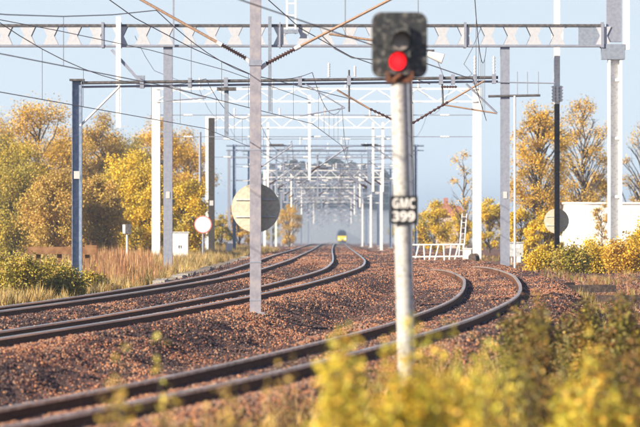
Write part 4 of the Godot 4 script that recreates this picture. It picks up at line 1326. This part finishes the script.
# ------------------------------------------------------------------ vegetation layout
func make_plants() -> void:
	var gold := [Color(0.84, 0.58, 0.06), Color(0.74, 0.46, 0.04), Color(0.56, 0.35, 0.05), Color(0.36, 0.28, 0.06)]
	var yellow := [Color(0.85, 0.62, 0.04), Color(0.76, 0.53, 0.03), Color(0.58, 0.43, 0.04), Color(0.36, 0.32, 0.05)]
	var olive := [Color(0.64, 0.48, 0.06), Color(0.46, 0.37, 0.06), Color(0.3, 0.26, 0.05), Color(0.72, 0.46, 0.07)]
	var brown := [Color(0.72, 0.48, 0.11), Color(0.58, 0.37, 0.09), Color(0.44, 0.31, 0.08), Color(0.8, 0.56, 0.09)]
	var green := [Color(0.2, 0.22, 0.05), Color(0.3, 0.28, 0.05), Color(0.5, 0.38, 0.06), Color(0.34, 0.2, 0.06)]
	var lt := [
		[-12, 128, 222, 38, olive, "olive brown tree at the left edge of the view"],
		[40, 100, 240, 40, gold, "tallest golden tree of the left row"],
		[12, 165, 205, 30, olive, "low olive tree in front of the tallest golden one"],
		[70, 125, 252, 32, gold, "golden tree just left of the blue grey mast"],
		[98, 118, 246, 28, brown, "brownish thin tree just right of the blue grey mast"],
		[122, 128, 262, 28, olive, "olive tree behind the brightest yellow one"],
		[136, 140, 216, 27, yellow, "brightest yellow tree beside the left white column"],
		[165, 116, 275, 25, gold, "orange gold tree behind the left gantry column"],
		[190, 122, 282, 22, gold, "orange gold tree at the right end of the left row"],
		[186, 178, 226, 17, yellow, "small yellow tree behind the pale grey cabinet"],
		[55, 172, 196, 26, brown, "brown shrubby tree low behind the timber beam"],
		[-2, 112, 258, 34, gold, "golden tree behind the olive one at the left edge"],
		[20, 140, 232, 28, yellow, "yellow tree low left of the tallest golden one"],
		[150, 168, 212, 20, yellow, "low yellow tree between the left white column and the box post"],
		[118, 160, 226, 22, olive, "mid olive tree right behind the box post"],
		[100, 178, 200, 20, brown, "dull brown shrub tree right of the timber beam"],
	]
	var sd := 200
	for q in lt:
		sd += 1
		var b := base(q[0], q[2], 0.1)
		var h := y_of(q[1], q[2]) - b.y
		tree("autumn_tree", q[5], "tree", b, h, q[3] * 1.3 * q[2] / F, sd, 30000, 0.125, q[4], {"group": "autumn trees left of the line", "low": 0.06, "clumps": 70, "tight": 0.26})
	var rt := [
		[538, 96, 236, 32, gold, 12000, {"low": 0.22, "clumps": 90, "tight": 0.24, "trunk": 0.2}, "tall golden tree with dark trunk left of the dark mast"],
		[582, 94, 252, 32, gold, 8500, {"low": 0.2, "clumps": 80, "tight": 0.24, "bare": 0.35, "trunk": 0.18}, "half bare golden tree right of the dark mast"],
		[640, 122, 262, 24, brown, 4000, {"low": 0.25, "clumps": 70, "bare": 0.5, "trunk": 0.2}, "nearly bare brownish tree at the right edge"],
		[464, 150, 250, 16, gold, 1500, {"low": 0.2, "clumps": 30, "bare": 0.6, "tight": 0.3, "trunk": 0.12}, "slender nearly bare tree left of the right white column"],
		[435, 203, 268, 19, yellow, 6000, {"low": 0.05, "clumps": 40}, "round yellow tree right of the signal post"],
		[458, 212, 300, 15, yellow, 5000, {"low": 0.05, "clumps": 36}, "small yellow tree beside the pink roofed house"],
		[490, 196, 262, 17, yellow, 6500, {"low": 0.05, "clumps": 40}, "yellow tree between the white column and the gantry column"],
		[520, 205, 214, 17, yellow, 6500, {"low": 0.05, "clumps": 40}, "bright yellow low tree behind the blue grey cabinet"],
		[545, 212, 205, 16, yellow, 6500, {"low": 0.05, "clumps": 40}, "bright yellow low tree under the smaller round board"],
		[560, 180, 268, 18, gold, 6500, {"low": 0.05, "clumps": 40}, "golden tree low behind the smaller round board"],
		[600, 172, 290, 20, gold, 6500, {"low": 0.05, "clumps": 40}, "golden tree rising over the white building"],
		[602, 203, 196, 11, brown, 900, {"low": 0.35, "clumps": 30, "bare": 0.4, "tight": 0.3, "trunk": 0.05}, "thin reddish sapling in front of the white building"],
		[288, 196, 430, 13, gold, 5000, {"low": 0.05, "clumps": 40}, "golden tree right of the big round board"],
		[240, 200, 330, 14, gold, 5000, {"low": 0.05, "clumps": 40}, "golden tree left of the big round board"],
		[222, 212, 300, 11, olive, 4000, {"low": 0.05, "clumps": 36}, "small olive tree behind the dark square pole"],
		[418, 214, 420, 14, olive, 4000, {"low": 0.05, "clumps": 36}, "small olive tree close behind the signal post"],
		[400, 218, 520, 12, olive, 4000, {"low": 0.05, "clumps": 36}, "small far olive tree left of the signal post"],
		[272, 214, 560, 10, olive, 4000, {"low": 0.05, "clumps": 36}, "small far olive tree hidden behind the big round board"],
	]
	for q in rt:
		sd += 1
		var b := base(q[0], q[2], 0.1)
		var h := y_of(q[1], q[2]) - b.y
		tree("autumn_tree", q[7], "tree", b, h, q[3] * q[2] / F, sd, int(q[5] * 1.7), 0.125, q[4], q[6].merged({"group": "autumn trees beyond the line"}))
	# shrubs on the left, round the mast
	var n := 0
	for q in [[-4, 250, 104, 26, green, "dark green shrub at the left frame edge"], [22, 258, 103, 24, green, "green shrub second from the left edge"], [45, 262, 106, 20, olive, "olive shrub left of the blue grey mast"], [68, 266, 104, 18, green, "low green shrub round the foot of the blue grey mast"], [93, 274, 112, 12, olive, "low olive shrub right of the blue grey mast"]]:
		n += 1
		var b := base(q[0], q[2])
		bush("shrub", q[5], b, y_of(q[1], q[2]) - b.y, q[3] * q[2] / F, 300 + n, 6500, 0.085, q[4], 40, "shrubs round the left mast", 0.3)
	for q in [[572, 246, 140, 16, green, "dark green bush at the foot of the dark mast"], [595, 240, 146, 18, yellow, "yellow green bush before the left end of the white building"], [622, 238, 143, 18, gold, "golden bush covering the white building wall"], [644, 224, 146, 18, yellow, "tall yellow bush at the right edge before the white building"], [540, 252, 150, 13, yellow, "small yellow bush beside the blue grey cabinet"]]:
		n += 1
		var b := base(q[0], q[2])
		bush("shrub", q[5], b, y_of(q[1], q[2]) - b.y, q[3] * q[2] / F, 300 + n, 6500, 0.1, q[4], 40, "bushes before the white building", 0.3)
	# foreground bushes, out of focus
	var fy := [Color(0.88, 0.64, 0.07), Color(0.74, 0.6, 0.07), Color(0.44, 0.46, 0.07), Color(0.88, 0.52, 0.06), Color(0.44, 0.28, 0.06)]
	var fo := [Color(0.4, 0.32, 0.05), Color(0.22, 0.2, 0.045), Color(0.13, 0.12, 0.035), Color(0.3, 0.15, 0.05), Color(0.5, 0.38, 0.05)]
	var fr := [Color(0.7, 0.44, 0.1), Color(0.5, 0.38, 0.07), Color(0.72, 0.5, 0.14), Color(0.3, 0.17, 0.06), Color(0.36, 0.34, 0.06)]
	for q in [
		[354, 362, 19, 40, fy, "yellow green foreground bush just left of the signal post foot"],
		[406, 354, 19.5, 34, fy, "bright yellow foreground bush hiding the signal post foot"],
		[446, 358, 20, 44, fy, "tall yellow foreground bush right of the signal post"],
		[494, 378, 18, 46, fy, "dense yellow foreground bush at the bottom right of centre"],
		[540, 336, 25, 44, fo, "olive foreground bush among the bottom right ones"],
		[592, 366, 20, 48, fy, "yellow olive foreground bush near the bottom right corner"],
		[642, 330, 26, 46, fo, "olive bush filling the bottom right corner"],
		[330, 398, 16, 26, fy, "low yellow bush at the bottom centre"],
		[112, 412, 17, 24, fr, "orange low weeds at the bottom left, farthest left clump"],
		[168, 404, 18, 26, fr, "orange low weeds at the bottom left, second clump"],
		[226, 400, 19, 28, fr, "orange low weeds at the bottom, third clump from the left"],
		[282, 398, 18, 28, fr, "orange low weeds at the bottom, beside the yellow bushes"],
		[583, 304, 46, 26, fo, "loose olive yellow bush above the bottom right bushes"],
		[527, 300, 42, 26, fo, "brown olive bush below the bend of the near rails"],
		[622, 308, 40, 24, fo, "dull olive bush at the right edge above the corner"],
	]:
		n += 1
		var b := base(q[0], q[2])
		bush("foreground_bush", q[5], b, y_of(q[1], q[2]) - b.y, q[3] * q[2] / F, 300 + n, 3600 if q[4] == fr else 14000, 0.036 if q[2] < 30.0 else 0.045, q[4], 52, "blurred bushes at the bottom of the view", 0.35)
	for q in [[352, 338, 19, "tallest green sprig left of the signal post"], [438, 332, 21, "slender yellow sprig right of the signal post"], [468, 350, 20, "thin sprig second right of the signal post"], [600, 318, 24, "thin yellow sprig in the bottom right growth"], [128, 376, 18, "thin yellow green sprig before the near rails, left"], [68, 396, 16, "shortest yellow sprig near the bottom left corner"], [160, 366, 21, "tallest thin sprig standing before the near track"], [238, 392, 18, "orange sprig at the bottom between the near rails"], [205, 402, 17, "small yellow sprig low at the bottom left of centre"]]:
		n += 1
		var b := base(q[0], q[2])
		bush("sprig", q[3], b, y_of(q[1], q[2]) - b.y, 0.07, 300 + n, 200, 0.042, fy, 4, "thin sprigs along the bottom", 0.6)
	# far wood behind the train
	rng.seed = 777
	var crown := MB.new()
	for i in 34:
		var px := 262.0 + 128.0 * (i + rng.randf()) / 34.0
		var d := rng.randf_range(1180.0, 1330.0)
		var g := base(px, d)
		var hgt := y_of(160.0 + 10.0 * absf(px - 322.0) / 60.0 + rng.randf_range(-5, 7), d) - g.y
		for j in 520:
			var t := pow(rng.randf(), 0.8)
			var rr := 3.4 * sqrt(maxf(0.05, sin(t * PI * 0.93 + 0.2)))
			var a := rng.randf() * TAU
			var p := g + Vector3(cos(a) * rr * sqrt(rng.randf()), t * hgt, sin(a) * rr)
			crown.col = pick_tone([Color(0.02, 0.035, 0.025), Color(0.035, 0.05, 0.03), Color(0.05, 0.055, 0.03)], rng.randf())
			var u := Vector3(rng.randf_range(-1, 1), rng.randf_range(-1, 1), rng.randf_range(-1, 1)).normalized()
			crown.leaf(p, u * 0.9, u.cross(Vector3(rng.randf_range(-1, 1), 1, rng.randf_range(-1, 1))).normalized() * 0.7)
	var wo := part(self, "distant_wood", crown.mesh(true), M.leaf)
	tag(wo, "dark bluish far-off wood rising behind the train", "wood", "", "stuff")

# ------------------------------------------------------------------ the scene
func _ready() -> void:
	var cam := Camera3D.new()
	cam.name = "camera"
	add_child(cam)
	cam.position = Vector3(0, CH, 0)
	cam.fov = rad_to_deg(2.0 * atan(213.5 / F))
	cam.near = 0.5
	cam.far = 9000.0
	var lens := CameraAttributesPhysical.new()
	lens.frustum_focal_length = 200.0
	lens.exposure_aperture = 3.2
	lens.frustum_focus_distance = 100.0
	lens.frustum_near = 0.5
	lens.frustum_far = 9000.0
	cam.attributes = lens
	cam.fov = rad_to_deg(2.0 * atan(213.5 / F))

	var env := Environment.new()
	env.background_mode = Environment.BG_SKY
	var sm := ProceduralSkyMaterial.new()
	sm.sky_top_color = Color(0.08, 0.19, 0.42)
	sm.sky_horizon_color = Color(0.65, 0.69, 0.72)
	sm.sky_curve = 0.4
	sm.ground_bottom_color = Color(0.3, 0.26, 0.22)
	sm.ground_horizon_color = Color(0.65, 0.69, 0.72)
	sm.ground_curve = 0.02
	sm.sun_angle_max = 20.0
	var sky := Sky.new()
	sky.sky_material = sm
	env.sky = sky
	env.tonemap_mode = Environment.TONE_MAPPER_LINEAR
	env.tonemap_exposure = 2.15
	env.fog_enabled = true
	env.fog_density = 0.00032
	env.fog_light_color = Color(0.76, 0.87, 1.0)
	env.sdfgi_enabled = true
	env.ssao_enabled = true
	env.ssil_enabled = true
	var we := WorldEnvironment.new()
	we.name = "environment"
	we.environment = env
	add_child(we)

	var sun := DirectionalLight3D.new()
	sun.name = "sun"
	sun.light_energy = 1.6
	sun.light_color = Color(1.0, 0.93, 0.82)
	sun.light_angular_distance = 0.5
	sun.shadow_enabled = true
	add_child(sun)
	var az := deg_to_rad(36.0)
	var el := deg_to_rad(24.0)
	var dir := Vector3(cos(az) * cos(el), -sin(el), -sin(az) * cos(el))
	sun.look_at_from_position(Vector3.ZERO, dir, Vector3.UP)

	lumps.seed = 5
	lumps.frequency = 0.11
	lumps.fractal_octaves = 4
	elv = curve([[0, 2.1], [60, 2.1], [120, 2.1], [168, 2.15], [207, 2.32], [300, 2.9], [500, 4.25], [995, 8.4], [1400, 9.4], [2200, 9.0], [4000, 4.0]])
	cxA = curve([[10, -7.8], [25, -4.5], [34.6, -2.39], [41, -1.13], [52.7, 0.72], [63.4, 2.15], [80, 3.75], [101, 4.82], [112, 5.0], [122, 4.88], [140, 4.45], [168, 3.75], [200, 3.0], [240, 2.1], [285, 1.72], [330, 1.9]])
	cxB = curve([[30, -10.1], [40, -8.5], [50, -6.9], [63.5, -4.98], [73, -3.78], [88, -2.26], [106, -0.77], [132, 0.72], [150, 1.17], [168, 1.33], [220, 1.47], [300, 1.77], [500, 2.77], [995, 6.15]])
	cxC = curve([[40, -11.9], [50, -10.3], [60, -8.9], [80, -6.5], [94, -5.1], [119, -3.28], [146, -2.43], [182, -1.9], [265, -1.3], [500, -0.4], [995, 2.75]])
	make_materials()
	env.volumetric_fog_enabled = true
	env.volumetric_fog_density = 0.0
	var mist := FogVolume.new()  # invented mist, added to pale the strip behind the train
	mist.name = "added_mist"
	mist.shape = RenderingServer.FOG_VOLUME_SHAPE_ELLIPSOID
	mist.size = Vector3(150.0, 19.0, 190.0)
	mist.position = Vector3(6.0, -6.0, -1100.0)
	var fm := FogMaterial.new()
	fm.density = 0.006
	fm.albedo = Color(0.9, 0.94, 1.0)
	mist.material = fm
	add_child(mist)
	tag(mist, "added pale mist lightening the view behind the distant train", "mist", "", "stuff")
	make_ground()
	track("railway_track", "leftmost track with polished rails bending into the distance", cxC, 60.0, 1150.0, 165.0, M.rail_top, 0.1, false)
	track("railway_track", "middle track with polished rails leading to the train", cxB, 50.0, 1150.0, 165.0, M.rail_top, 0.1, false)
	track("railway_track", "near rusty track sweeping across the foreground to the right", cxA, 18.0, 150.0, 126.0, M.rail_top_dull, 0.1, true)
	make_ballast()
	make_lattice_gantry()
	make_portal()
	make_far_portals()
	make_wires()
	make_train()
	make_lineside()
	make_disc_mast()
	make_signal()
	make_grass()
	make_plants()
